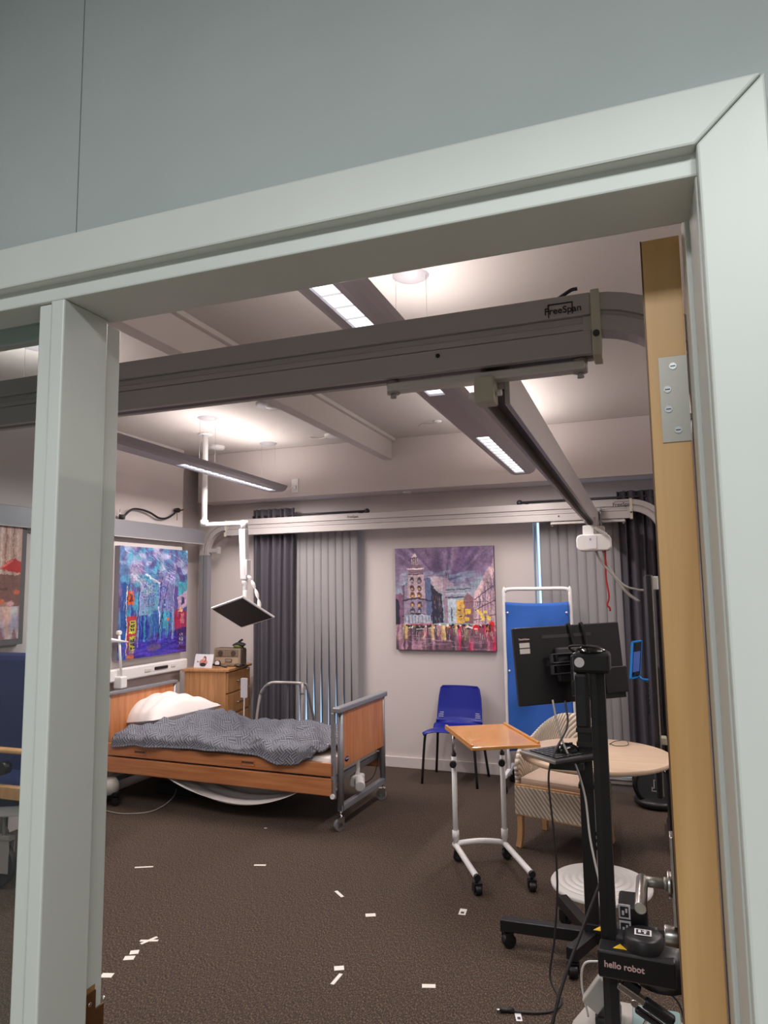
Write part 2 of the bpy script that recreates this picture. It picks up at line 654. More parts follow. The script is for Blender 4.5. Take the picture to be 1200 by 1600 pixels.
# windows behind the blinds
for i, W in enumerate((W1, W2)):
    fr = MB()
    y0, y1 = YF + 0.10, YF + 0.15
    fr.box(W[0], W[0] + 0.02, y0, y1, W[2], W[3]).box(W[1] - 0.05, W[1], y0, y1, W[2], W[3])
    fr.box(W[0], W[1], y0, y1, W[2], W[2] + 0.06).box(W[0], W[1], y0, y1, W[3] - 0.05, W[3])
    fo = struct(fr.build('window_%d' % (i + 1), 'white_plastic', bevel=0.004), 'white window frame behind the vertical blind')
    B(W[0] + 0.05, W[1] - 0.05, y0 + 0.02, y0 + 0.028, W[2] + 0.06, W[3] - 0.05).build('pane', 'glass', fo)
    B(W[0], W[1], YF - 0.03, y0, W[2] - 0.02, W[2] + 0.004).build('window_sill', 'white_plastic', fo, bevel=0.003)

# ------------------------------------------------------------------ near wall (corridor side) and door frame
YN = 0.82
struct(B(-3.2, 1.6, -2.2, 0.80, 0.0, 0.004).build('floor_corridor', mat('corridor_floor', (176, 168, 156), 0.5, var=0.05, vscale=8)), 'unseen corridor floor, made pale to bounce light')  # pale slab added over the carpet to bounce light onto the door frame
pan = struct(B(-4.6, 3.4, YN + 0.004, 0.94, 2.10, ZC).build('wall_near', 'corridor_wall'), 'grey-green corridor wall above the doorway')
B(-3.2, -0.8065, YN, YN + 0.004, 2.10, ZC).build('wall_panel', 'corridor_wall', pan)
B(-0.8045, 1.6, YN, YN + 0.004, 2.10, ZC).build('wall_panel', 'corridor_wall', pan)
B(0.14, 3.4, YN + 0.004, 0.94, 0, 2.10).build('wall_panel', 'corridor_wall', pan)
B(-4.6, -1.9, YN + 0.004, 0.94, 0, 2.10).build('wall_panel', 'corridor_wall', pan)
# casing: head and right leg, mitred
mt = Matrix.Rotation(PI / 2, 4, 'X')   # prism in x,z extruded along -y
struct(MB().prism([(-3.2, 2.073), (0.0775, 2.073), (0.147, 2.139), (-3.2, 2.139)], -YN, -0.782, mt).build('trim_5', 'frame_paint', bevel=0.003), 'white painted casing across the door head')
struct(MB().prism([(0.079, 0), (0.149, 0), (0.149, 2.139), (0.079, 2.073)], -YN, -0.782, mt).build('trim_6', 'frame_paint', bevel=0.003), 'white painted casing down the right side of the doorway')
# frame head
fh = MB().box(-3.2, 0.10, 0.80, 0.905, 2.047, 2.098).box(-3.2, 0.12, 0.905, 0.945, 2.066, 2.098)
struct(fh.build('trim_7', 'frame_paint', bevel=0.0025), 'underside and face of the door frame head')
# right jamb
rj = MB().box(0.077, 0.14, 0.80, 0.90, 0, 2.047).box(0.0715, 0.14, 0.90, 0.956, 0, 2.066)
struct(rj.build('trim_8', 'frame_paint', bevel=0.0025), 'right door jamb')
# mullion between the doorway and the glazed side light
mu = MB().box(-0.828, -0.803, 0.799, 0.893, 0, 2.047).box(-0.859, -0.826, 0.806, 0.893, 0, 2.047).box(-0.859, -0.815, 0.893, 0.937, 0, 2.047)
mul = struct(mu.build('trim_9', 'frame_paint', bevel=0.0025), 'white mullion left of the doorway')
MB().cyl((-0.8275, 0.8035, 0), (-0.8275, 0.8035, 2.047), 0.0035, n=8).build('bead', 'frame_paint', mul)
lp = MB().box(-0.8152, -0.8125, 0.897, 0.922, 0.90, 1.00).box(-0.8152, -0.8125, 0.922, 0.94, 0.90, 0.972)
st = lp.build('strike_plate', 'brass', mul, label='brown strike plate')
MB().cyl((-0.8125, 0.909, 0.985), (-0.8105, 0.909, 0.985), 0.0035, n=12).build('screw', 'chrome', st)
MB().cyl((-0.8125, 0.936, 0.98), (-0.8105, 0.939, 0.98), 0.003, n=12).build('screw', 'chrome', st)
B(-0.8151, -0.8145, 0.8965, 0.922, 1.0, 1.008).build('rust_stain', 'rust', mul)
# side light glazing
sg = struct(B(-1.9, -0.859, 0.858, 0.864, 0.02, 2.047).build('window_3', 'glass'), 'clear glazed side light left of the mullion')
sb = MB().box(-1.9, -0.859, 0.866, 0.884, 2.020, 2.047)
sb.build('glazing_bead', 'frame_paint', sg)
B(-1.9, -0.859, 0.82, 0.94, 0, 0.02).build('window_sill', 'frame_paint', sg)
# corridor shell
struct(B(-3.3, -3.2, -2.2, 0.94, 0, 2.8).build('wall_corridor_left', 'corridor_wall'))
struct(B(1.6, 1.7, -2.2, 0.94, 0, 2.8).build('wall_corridor_right', 'corridor_wall'))
struct(B(-3.3, 1.7, -2.3, -2.2, 0, 2.8).build('wall_corridor_back', 'corridor_wall'))
struct(B(-3.3, 1.7, -2.3, YN, 2.8, 2.85).build('ceiling_corridor', 'corridor_wall'))
struct(B(0.1515, 0.175, 0.805, YN, 0, 2.10).build('shade_strip', mat('shade_blue', (70, 80, 112), 0.5)), 'dark blue strip for the shadow at the right edge of the casing')  # shadow on the wall beside the casing, put into the strip's dark colour

# ------------------------------------------------------------------ door leaf
dr = struct(B(0, 0.047, 0, 0.80, 0.006, 2.058).build('door_1', 'door_wood', bevel=0.0015), 'pale wooden door standing open, seen on its hinge edge')
dr.location = (0.022, 0.958, 0)
dr.rotation_euler = (0, 0, R_(-1.25))
B(-0.0015, 0, 0.0, 0.80, 0.006, 2.058).build('door_facing', mat('door_facing', (96, 66, 46), 0.45), dr, label='dark veneered door face')
hp = B(0.013, 0.047, -0.0018, 0.0005, 1.783, 1.895).build('hinge', 'satin', dr, label='satin steel hinge leaf with four screws')
for (hx, hz) in ((0.030, 1.882), (0.022, 1.852), (0.022, 1.826), (0.032, 1.798)):
    MB().cyl((hx, -0.0018, hz), (hx, -0.0030, hz), 0.0045, n=14).build('screw', 'chrome', hp)
    B(hx - 0.003, hx + 0.003, -0.0034, -0.0029, hz - 0.0006, hz + 0.0006).build('screw_slot', 'dark_grey', hp)
# handle set on the left face
hy, hz = 0.655, 0.995
h = B(-0.009, -0.0015, hy - 0.02, hy + 0.02, hz - 0.075, hz + 0.10).build('door_handle', 'steel', dr, label='steel lever handle on a back plate', bevel=0.002)
MB().cyl((-0.009, hy, hz), (-0.017, hy, hz), 0.026, n=28).build('rose', 'steel', h, bevel=0.002)
MB().cyl((-0.017, hy, hz), (-0.024, hy, hz), 0.013, n=20).cyl((-0.024, hy, hz), (-0.066, hy, hz), 0.0105, n=20).build('neck', 'satin', h)
MB().cyl((-0.066, hy + 0.012, hz), (-0.066, hy - 0.125, hz - 0.004), 0.0115, n=24).build('lever', 'steel', h, bevel=0.0015)
MB().cyl((-0.0015, hy, hz - 0.10), (-0.028, hy, hz - 0.10), 0.020, n=28).build('thumb_turn', 'steel', dr, label='round steel lock turn', bevel=0.002)

# ------------------------------------------------------------------ paintings
class Canvas:
    def __init__(s, n, m, bg):
        s.n, s.m = n, m
        s.a = np.zeros((m, n, 3)) + np.array(bg) / 255
        s.X, s.Y = np.meshgrid((np.arange(n) + .5) / n, (np.arange(m) + .5) / m)  # y down, 0..1
        s.rng = np.random.RandomState(3)

    def mask(s, poly):
        x, y = s.X, s.Y
        ins = np.zeros(x.shape, bool)
        k = len(poly)
        for i in range(k):
            x0, y0 = poly[i]
            x1, y1 = poly[(i + 1) % k]
            c = ((y0 > y) != (y1 > y))
            with np.errstate(divide='ignore', invalid='ignore'):
                xi = (x1 - x0) * (y - y0) / (y1 - y0 + 1e-12) + x0
            ins ^= c & (x < xi)
        return ins

    def poly(s, pts, col, al=1.0):
        mk = s.mask(pts)
        s.a[mk] = s.a[mk] * (1 - al) + np.array(col) / 255 * al

    def rect(s, x0, y0, x1, y1, col, al=1.0):
        s.poly([(x0, y0), (x1, y0), (x1, y1), (x0, y1)], col, al)

    def line(s, x0, y0, x1, y1, wd, col, al=1.0):
        dx, dy = x1 - x0, y1 - y0
        L = dx * dx + dy * dy + 1e-12
        t = np.clip(((s.X - x0) * dx + (s.Y - y0) * dy) / L, 0, 1)
        d = np.hypot(s.X - x0 - t * dx, s.Y - y0 - t * dy)
        k = np.clip((wd - d) / wd * 2, 0, 1)[..., None] * al
        s.a = s.a * (1 - k) + np.array(col) / 255 * k

    def ell(s, cx, cy, rx, ry, col, al=1.0):
        d = np.hypot((s.X - cx) / rx, (s.Y - cy) / ry)
        k = np.clip((1 - d) * 4, 0, 1)[..., None] * al
        s.a = s.a * (1 - k) + np.array(col) / 255 * k

    def blur_noise(s, sx, sy, seed):
        r = np.random.RandomState(seed)
        g = r.rand(sy + 3, sx + 3)
        fx, fy = s.X * sx, s.Y * sy
        ix, iy = fx.astype(int), fy.astype(int)
        u, v = fx - ix, fy - iy
        u, v = u * u * (3 - 2 * u), v * v * (3 - 2 * v)
        return (g[iy, ix] * (1 - u) * (1 - v) + g[iy, ix + 1] * u * (1 - v) + g[iy + 1, ix] * (1 - u) * v + g[iy + 1, ix + 1] * u * v)

    def mixn(s, nz, lo, hi, col, where=None, al=1.0):
        k = np.clip((nz - lo) / (hi - lo), 0, 1) * al
        if where is not None:
            k = k * where
        s.a = s.a * (1 - k[..., None]) + np.array(col) / 255 * k[..., None]


def finish(cv, warp=0.012, grain=0.16, seed=50):
    """brushwork: wobble every edge and lay small dabs of lighter and darker paint over it"""
    wx = (cv.blur_noise(26, 26, seed) - .5) * 2 * warp + (cv.blur_noise(60, 60, seed + 1) - .5) * warp
    wy = (cv.blur_noise(26, 26, seed + 2) - .5) * 2 * warp + (cv.blur_noise(60, 60, seed + 3) - .5) * warp
    ix = np.clip(((cv.X + wx) * cv.n).astype(int), 0, cv.n - 1)
    iy = np.clip(((cv.Y + wy) * cv.m).astype(int), 0, cv.m - 1)
    cv.a = cv.a[iy, ix]
    g = (cv.blur_noise(90, 40, seed + 4) - .5) + (cv.blur_noise(40, 90, seed + 5) - .5) + (cv.blur_noise(14, 14, seed + 6) - .5)
    cv.a = np.clip(cv.a * (1 + grain * 1.6 * g[..., None]), 0, 1)
    return cv


def painting(name, cv, width, height, mtx_face, parent, rough=0.45):
    """flat print: a coloured grid, one quad per dab of paint"""
    n, mm = cv.n, cv.m
    xs = np.linspace(0, width, n + 1)
    zs = np.linspace(height, 0, mm + 1)
    gx, gz = np.meshgrid(xs, zs)
    vs = np.stack([gx.ravel(), np.zeros(gx.size), gz.ravel()], 1)
    i, j = np.meshgrid(np.arange(mm), np.arange(n), indexing='ij')
    a = (i * (n + 1) + j).ravel()
    fs = np.stack([a, a + n + 1, a + n + 2, a + 1], 1)
    me = bpy.data.meshes.new(name)
    me.vertices.add(len(vs))
    me.vertices.foreach_set('co', vs.ravel())
    me.loops.add(fs.size)
    me.loops.foreach_set('vertex_index', fs.ravel())
    me.polygons.add(len(fs))
    me.polygons.foreach_set('loop_start', np.arange(len(fs)) * 4)
    me.update(calc_edges=True)
    at = me.color_attributes.new('paint', 'FLOAT_COLOR', 'CORNER')
    c = np.clip(cv.a, 0, 1)
    c = np.where(c <= 0.04045, c / 12.92, ((c + 0.055) / 1.055) ** 2.4).reshape(-1, 3)
    c4 = np.concatenate([c, np.ones((len(c), 1))], 1)
    at.data.foreach_set('color', np.repeat(c4, 4, axis=0).ravel())
    mt = bpy.data.materials.new(name)
    mt.use_nodes = True
    b = mt.node_tree.nodes['Principled BSDF']
    b.inputs['Roughness'].default_value = rough
    vc = mt.node_tree.nodes.new('ShaderNodeVertexColor')
    vc.layer_name = 'paint'
    mt.node_tree.links.new(vc.outputs[0], b.inputs['Base Color'])
    me.materials.append(mt)
    o = bpy.data.objects.new(name, me)
    COL.objects.link(o)
    o.matrix_local = mtx_face
    if parent is not None:
        o.parent = parent
    return o


def city_painting():
    cv = Canvas(230, 240, (120, 100, 128))
    n1 = cv.blur_noise(7, 5, 1)
    n2 = cv.blur_noise(16, 9, 2)
    r = cv.rng
    sky = (cv.Y < 0.78).astype(float)
    grad = np.clip(cv.Y / 0.5, 0, 1)
    cv.mixn(grad, 0.45, 1.0, (146, 176, 184), sky, 0.85)
    cv.mixn(n1, 0.35, 0.75, (66, 50, 82), sky * (1 - grad), 0.9)
    cv.mixn(n2, 0.5, 0.85, (168, 150, 172), sky, 0.45)
    for k in range(34):     # streaks of cloud fanning from the middle
        x1 = r.rand()
        cv.line(0.52, 0.42, x1 * 1.4 - 0.2, -0.05 + r.rand() * 0.12, 0.012 + r.rand() * 0.02, ((84, 62, 104), (160, 140, 168), (110, 90, 130), (64, 52, 84))[k % 4], 0.28)
    for k in range(16):
        x, y = r.rand(), 0.26 + r.rand() * 0.1
        cv.line(x, y, x + 0.16, y - 0.03, 0.02, (134, 182, 192), 0.35)
    cv.ell(0.42, 0.36, 0.16, 0.09, (222, 196, 190), 0.5)
    # left far blocks
    cv.poly([(0, .46), (.05, .44), (.08, .47), (.09, .76), (0, .76)], (118, 82, 108))
    cv.poly([(0, .5), (.04, .52), (.045, .76), (0, .76)], (40, 36, 56))
    cv.poly([(.07, .38), (.12, .34), (.13, .76), (.08, .76)], (92, 76, 96))
    # domed tower building
    cv.poly([(.1, .36), (.33, .28), (.36, .5), (.37, .76), (.08, .76), (.09, .5)], (134, 120, 142))
    cv.poly([(.14, .22), (.29, .22), (.31, .5), (.12, .5)], (172, 150, 158))
    cv.poly([(.3, .3), (.37, .3), (.385, .72), (.33, .72)], (84, 94, 126))
    cv.poly([(.14, .19), (.2, .16), (.25, .16), (.29, .2), (.29, .25), (.14, .25)], (120, 96, 112))
    cv.line(.13, .21, .29, .205, .008, (224, 206, 206))
    cv.line(.14, .26, .29, .26, .006, (58, 44, 60))
    cv.rect(.17, .1, .24, .17, (120, 96, 108))
    cv.line(.17, .105, .24, .1, .008, (46, 36, 50))
    cv.poly([(.17, .1), (.21, .05), (.24, .1)], (190, 172, 176))
    for k in range(4):
        cv.line(.175 + k * .02, .11, .175 + k * .02, .165, .003, (222, 204, 204))
    for (y, cc) in ((.32, (62, 44, 54)), (.4, (66, 40, 52)), (.47, (90, 60, 50)), (.56, (70, 48, 60)), (.62, (64, 58, 80))):
        for x in (.175, .25):
            cv.ell(x, y, .025, .035, cc)
            cv.rect(x - .016, y - .005, x + .012, y + .022, (206, 160, 106) if y in (.4, .47, .56) and x < .26 else (164, 160, 176), .8)
    for y, wd in ((.5, .008), (.65, .010), (.74, .006)):
        cv.line(.08, y + .02, .22, y, wd, (44, 36, 52))
        cv.line(.22, y, .37, y + .02, wd, (44, 36, 52))
    cv.poly([(.09, .66), (.36, .66), (.36, .74), (.09, .75)], (176, 182, 196), .8)
    for k in range(8):
        cv.line(.1 + k * .035, .67, .1 + k * .035, .74, .004, (84, 90, 110), .8)
    cv.line(.09, .755, .37, .75, .008, (206, 120, 130))
    # dark blocks centre-left
    cv.poly([(.37, .36), (.42, .42), (.48, .47), (.49, .74), (.38, .74)], (46, 44, 62))
    for k in range(30):
        x, y = .39 + r.rand() * .08, .46 + r.rand() * .26
        cv.line(x, y, x, y + .03, .003, ((150, 110, 90), (120, 130, 160))[k % 2], .7)
    # centre skyscraper with stepped block
    cv.poly([(.49, .33), (.52, .28), (.55, .33), (.6, .36), (.6, .74), (.5, .74)], (150, 128, 144))
    cv.line(.52, .24, .53, .32, .003, (70, 56, 70))
    cv.line(.55, .27, .56, .34, .003, (70, 56, 70))
    cv.poly([(.52, .38), (.77, .39), (.77, .5), (.52, .5)], (138, 142, 158))
    cv.line(.52, .42, .77, .41, .006, (56, 60, 80))
    cv.line(.52, .49, .76, .49, .006, (44, 44, 60))
    cv.line(.6, .37, .7, .35, .01, (106, 104, 122))
    cv.line(.52, .46, .76, .45, .008, (190, 190, 202), .7)
    cv.poly([(.54, .51), (.62, .51), (.63, .74), (.54, .74)], (172, 184, 196))
    cv.line(.575, .6, .575, .72, .008, (72, 86, 100))
    cv.poly([(.62, .53), (.70, .51), (.7, .74), (.62, .74)], (206, 160, 80))
    for k in range(9):
        cv.rect(.63 + r.rand() * .04, .55 + k * .02, .66 + r.rand() * .04, .56 + k * .02, ((60, 44, 50), (190, 60, 50), (70, 150, 180))[k % 3], .8)
    cv.poly([(.7, .5), (.74, .45), (.79, .5), (.79, .74), (.7, .74)], (132, 96, 106))
    cv.rect(.71, .61, .76, .66, (226, 190, 70), .9)
    cv.rect(.71, .68, .75, .72, (226, 190, 70), .9)
    # right terrace in perspective
    cv.poly([(.79, .46), (.83, .4), (.88, .34), (.92, .24), (.97, .2), (1, .1), (1, .76), (.8, .76)], (168, 140, 152))
    cv.mixn(cv.blur_noise(30, 12, 8), .4, .8, (214, 186, 184), cv.mask([(.8, .45), (1, .12), (1, .76), (.8, .76)]).astype(float), .7)
    for k in range(7):
        x = .82 + k * .028
        cv.line(x, .5 - k * .045, x, .74, .003, (84, 60, 80), .8)
        cv.line(x + .01, .53 - k * .045, x + .01, .6 - k * .035, .006, (70, 70, 104), .7)
    for y0, y1 in ((.52, .38), (.62, .52), (.71, .66)):
        cv.line(.8, y0, 1, y1, .005, (66, 46, 64))
    for k in range(7):
        x = .82 + r.rand() * .15
        y = .6 + r.rand() * .1
        cv.rect(x, y, x + .03, y + .035, (232, 200, 80), .8)
    cv.line(.7, .54, .92, .53, .003, (60, 50, 60))
    cv.line(.88, .5, 1, .58, .003, (60, 50, 60))
    # wet street
    mk = (cv.Y > .755).astype(float)
    cv.mixn(np.ones_like(cv.X), 0, 1, (104, 78, 92), mk, 1)
    cv.mixn(cv.blur_noise(40, 5, 4), .45, .8, (196, 150, 170), mk, .7)
    cv.mixn(cv.blur_noise(46, 6, 5), .5, .8, (54, 42, 56), mk, .7)
    cv.mixn(cv.blur_noise(20, 4, 6), .55, .85, (206, 44, 88), mk * (cv.X > .62), .9)
    cv.mixn(cv.blur_noise(34, 4, 7), .62, .85, (232, 204, 120), mk * (cv.Y < .9), .7)
    for k in range(150):
        x, y = r.rand(), .77 + abs(r.randn()) * .05
        cv.line(x, y, x + .001, y + .02 + r.rand() * .07, .003, ((236, 224, 220), (70, 120, 130), (36, 30, 44), (230, 180, 90), (206, 90, 120))[k % 5], .6)
    for k in range(60):    # crowd and cars
        x = .1 + r.rand() * .85
        cv.ell(x, .755 + r.rand() * .03, .012, .012, ((40, 34, 44), (236, 226, 216), (210, 120, 60), (30, 28, 36))[k % 4], .9)
    cv.ell(.25, .80, .05, .012, (46, 46, 56))
    cv.line(.21, .795, .29, .795, .004, (230, 226, 220))
    cv.ell(.735, .785, .035, .022, (226, 222, 226))
    cv.ell(.735, .795, .03, .01, (60, 50, 60))
    cv.ell(.81, .785, .04, .03, (196, 24, 46))
    cv.rect(.79, .79, .83, .80, (246, 220, 220), .8)
    cv.ell(.965, .745, .03, .02, (214, 40, 40))
    for k in range(8):
        cv.line(.9 + r.rand() * .09, .76, .9 + r.rand() * .09, .82, .006, ((30, 26, 34), (190, 40, 50))[k % 2], .8)
    for k in range(14):
        y = .86 + r.rand() * .13
        x = r.rand() * .8
        cv.line(x, y, x + .2, y + .005, .003, (196, 160, 180), .5)
    finish(cv, 0.006, 0.11)
    cv.a = np.clip(cv.a * 1.12, 0, 1)
    return cv


def blue_painting():
    cv = Canvas(220, 240, (92, 130, 176))
    r = cv.rng
    n1, n2, n3 = cv.blur_noise(8, 10, 11), cv.blur_noise(22, 18, 12), cv.blur_noise(16, 50, 13)
    cv.mixn(n1, .4, .7, (74, 168, 196), None, .8)
    cv.mixn(n2, .5, .75, (96, 74, 140), None, .75)
    cv.mixn(cv.blur_noise(10, 14, 14), .55, .8, (196, 190, 222), (cv.Y < .45), .8)
    cv.mixn(cv.blur_noise(60, 5, 15), .5, .8, (36, 60, 170), (cv.Y > .42), .85)
    cv.mixn(cv.blur_noise(5, 5, 16), .55, .8, (196, 160, 190), (cv.Y < .5), .5)
    # grey-blue tower blocks
    for (x0, y0, x1, y1, c) in ((.28, .3, .4, .68, (150, 170, 206)), (.41, .3, .56, .62, (112, 170, 196)), (.55, .22, .78, .6, (140, 130, 188)), (.78, .36, .86, .6, (100, 80, 150)), (.86, .3, 1, .5, (72, 180, 200)), (.03, .33, .12, .95, (36, 84, 160))):
        cv.rect(x0, y0, x1, y1, c, .8)
    for k in range(60):
        x, y = .28 + r.rand() * .5, .26 + r.rand() * .36
        cv.rect(x, y, x + .035, y + .03, ((52, 70, 160), (214, 206, 232), (84, 60, 130), (60, 120, 190))[k % 4], .65)
        cv.rect(x + .008, y + .006, x + .028, y + .022, ((196, 210, 236), (44, 54, 140))[k % 2], .6)
    # lower left red and yellow houses
    cv.rect(.12, .4, .2, .52, (206, 92, 30))
    cv.rect(.145, .42, .18, .5, (96, 40, 40))
    cv.rect(.12, .62, .25, .96, (180, 60, 74))
    cv.rect(.15, .66, .24, .78, (206, 200, 66))
    cv.rect(.15, .81, .24, .95, (204, 204, 70))
    for y in (.67, .83):
        for i in range(2):
            for j in range(3):
                cv.rect(.17 + i * .03, y + j * .033, .19 + i * .03, y + .02 + j * .033, (40, 44, 60))
    cv.rect(.12, .96, .24, 1, (206, 110, 70))
    # right red houses
    cv.poly([(.78, .6), (.9, .56), (1, .62), (1, .78), (.8, .78)], (170, 40, 84))
    cv.rect(.9, .62, .96, .72, (226, 130, 110), .8)
    cv.poly([(.8, .78), (1, .76), (1, 1), (.82, 1)], (66, 36, 96))
    for i in range(2):
        for j in range(3):
            cv.rect(.89 + i * .035, .82 + j * .04, .91 + i * .035, .845 + j * .04, (190, 190, 214), .8)
    cv.poly([(.84, .46), (.95, .42), (1, .4), (1, .56), (.86, .58)], (196, 168, 196))
    cv.rect(.91, .47, .96, .53, (76, 60, 110))
    cv.poly([(.86, .6), (.9, .54), (.94, .6)], (236, 190, 150))
    # deep blue lower field
    cv.mixn(cv.Y + cv.X * .08, .82, .9, (58, 40, 168), (cv.X > .22) & (cv.X < .86), .85)
    cv.mixn(cv.blur_noise(9, 60, 17), .5, .75, (108, 80, 206), (cv.Y > .84), .6)
    cv.rect(.27, .62, .4, .84, (30, 40, 150), .8)
    cv.rect(.46, .58, .6, .8, (40, 90, 180), .7)
    cv.mixn(cv.blur_noise(50, 3, 18), .5, .8, (86, 196, 214), (cv.Y > .58) & (cv.Y < .86) & (cv.X > .3) & (cv.X < .8), .7)
    cv.ell(.7, .67, .03, .02, (226, 110, 60))
    cv.ell(.5, .92, .12, .035, (110, 90, 130), .8)
    # trees and bare branches, pale scratches
    for (x0, y0, x1, y1, wd, c) in ((.6, .28, .56, .6, .008, (60, 46, 90)), (.56, .55, .58, .75, .01, (220, 206, 232)), (.72, .25, .6, .6, .005, (44, 38, 60)), (.62, .6, .52, .9, .007, (40, 36, 56)), (.48, .62, .45, .9, .006, (66, 80, 80)), (.3, .3, .26, .9, .008, (176, 160, 206)), (.27, .35, .26, .75, .005, (60, 44, 90)), (.79, .3, .77, .86, .009, (196, 176, 220)), (.77, .35, .77, .7, .004, (66, 50, 100)), (.1, .35, .12, .95, .008, (226, 214, 196)), (.14, .3, .11, .6, .004, (40, 36, 50))):
        cv.line(x0, y0, x1, y1, wd, c)
    for k in range(46):
        x, y = r.rand() * .95, r.rand() * .32
        a = .15 + r.rand() * .6
        L = .08 + r.rand() * .22
        cv.line(x, y, x + L * math.cos(a), y + L * math.sin(a), .0035, ((226, 226, 240), (210, 200, 226), (120, 190, 206), (70, 60, 110))[k % 4], .7)
    cv.line(.36, .25, .56, .33, .012, (232, 228, 240), .9)
    cv.line(.16, .25, .28, .32, .014, (222, 210, 232), .8)
    cv.poly([(.8, .12), (.95, .25), (.97, .33), (.88, .3)], (70, 44, 130), .6)
    finish(cv, 0.010, 0.12, 70)
    for k in range(150):
        x, y = r.rand(), r.rand() * .62
        a = (.4 + r.randn() * .35) if y < .35 else (1.57 + r.randn() * .12)
        L = .02 + r.rand() * .07
        cv.line(x, y, x + L * math.cos(a), y + L * math.sin(a), .0035, ((150, 190, 214), (60, 60, 130), (196, 180, 214), (70, 150, 180), (90, 60, 120), (40, 90, 170))[k % 6], .65)
    for k in range(110):
        x, y = r.rand(), .6 + r.rand() * .4
        L = .02 + r.rand() * .06
        hz_ = y > .86
        cv.line(x, y, x + (L if hz_ else 0), y + (.003 if hz_ else L), .004, ((40, 50, 170), (100, 80, 200), (60, 150, 200), (40, 30, 110))[k % 4], .5)
    cv.a = cv.a * 0.9
    return cv


def red_painting():
    cv = Canvas(120, 150, (196, 186, 190))
    r = cv.rng
    cv.mixn(cv.blur_noise(8, 8, 30), .4, .8, (150, 140, 170), None, .6)
    cv.rect(0, 0, 1, .12, (186, 190, 214), .8)
    cv.rect(.72, .1, 1, .5, (196, 150, 130), .8)
    for k in range(8):
        cv.line(.72 + k * .035, .12, .72 + k * .035, .6, .008, ((140, 90, 80), (214, 196, 190))[k % 2], .8)
    cv.rect(.1, .14, .7, .44, (200, 186, 190), .9)
    for i in range(4):
        for j in range(3):
            cv.rect(.12 + i * .15, .17 + j * .09, .2 + i * .15, .23 + j * .09, ((226, 130, 60), (150, 90, 90))[(i + j) % 2], .8)
    cv.ell(.5, .2, .12, .05, (206, 90, 130), .9)
    for k in range(4):
        x = k * .27
        cv.poly([(x, .46), (x + .12, .36), (x + .2, .4), (x + .26, .5)], (190, 36, 40))
        cv.line(x + .02, .45, x + .12, .38, .01, (230, 110, 100))
    cv.rect(0, .5, 1, .75, (110, 60, 50), .8)
    for k in range(10):
        cv.rect(r.rand(), .52 + r.rand() * .1, r.rand() * .1 + .5, .6 + r.rand() * .1, ((226, 150, 60), (60, 30, 40), (200, 70, 60), (236, 200, 140))[k % 4], .5)
    cv.mixn(cv.blur_noise(20, 5, 33), .4, .8, (226, 170, 150), (cv.Y > .72), .8)
    cv.mixn(cv.blur_noise(26, 5, 34), .5, .8, (120, 50, 60), (cv.Y > .72), .6)
    for k in range(30):
        cv.ell(r.rand(), .6 + r.rand() * .15, .03, .02, ((236, 180, 190), (60, 40, 60), (230, 110, 70))[k % 3], .8)
    return finish(cv, 0.008, 0.08, 90)


# far wall painting: left -2.136..-1.216, z 1.06..1.985
pt = thing('painting', 'square purple and pink city street painting on the far wall', 'painting', (-2.145, YF, 1.055))
B(0, 0.925, -0.04, 0, 0, 0.925).build('canvas', mat('canvas_edge', (70, 56, 74), 0.7), pt)
painting('painted_face', city_painting(), 0.925, 0.925, Matrix.Translation((0, -0.0412, 0)), pt)
pt = thing('painting', 'blue and purple painting of houses and bare trees above the bed', 'painting', (XL, 4.72, 1.05))
B(0, 0.05, 0, 0.93, 0, 0.945).build('canvas', mat('canvas_edge2', (130, 126, 134), 0.7), pt)
painting('painted_face', blue_painting(), 0.93, 0.945, Matrix.Translation((0.0512, 0, 0)) @ Matrix.Rotation(PI / 2, 4, 'Z'), pt)
pt = thing('painting', 'painting of red awnings seen through the glass side light', 'painting', (XL, 2.75, 1.26))
B(0, 0.045, 0, 1.03, 0, 0.95).build('canvas', mat('canvas_edge3', (96, 90, 92), 0.7), pt)
painting('painted_face', red_painting(), 0.95, 0.87, Matrix.Translation((0.0462, 0.04, 0.04)) @ Matrix.Rotation(PI / 2, 4, 'Z'), pt)

# ------------------------------------------------------------------ track gantries
def rail_section(y, x0, x1, ztop, obj_parent, nm='track_rail'):
    """double channel rail; ztop = top edge"""
    g = MB()
    d = 0.036
    g.box(x0, x1, y - d, y + d, ztop - 0.056, ztop)                 # upper tube
    g.box(x0, x1, y - d + 0.010, y + d - 0.010, ztop - 0.076, ztop - 0.056)
    g.box(x0, x1, y - d + 0.004, y + d - 0.004, ztop - 0.094, ztop - 0.076)
    g.box(x0, x1, y - d, y - 0.012, ztop - 0.155, ztop - 0.096)   # lower channel with a slot underneath
    g.box(x0, x1, y + 0.012, y + d, ztop - 0.155, ztop - 0.096)
    g.box(x0, x1, y - 0.02, y + 0.02, ztop - 0.125, ztop - 0.094)
    o = g.build(nm, 'rail_alu', obj_parent, bevel=0.003)
    B(x0, x1, y - 0.012, y + 0.012, ztop - 0.1545, ztop - 0.124).build('slot', 'rail_dark', o)
    return o


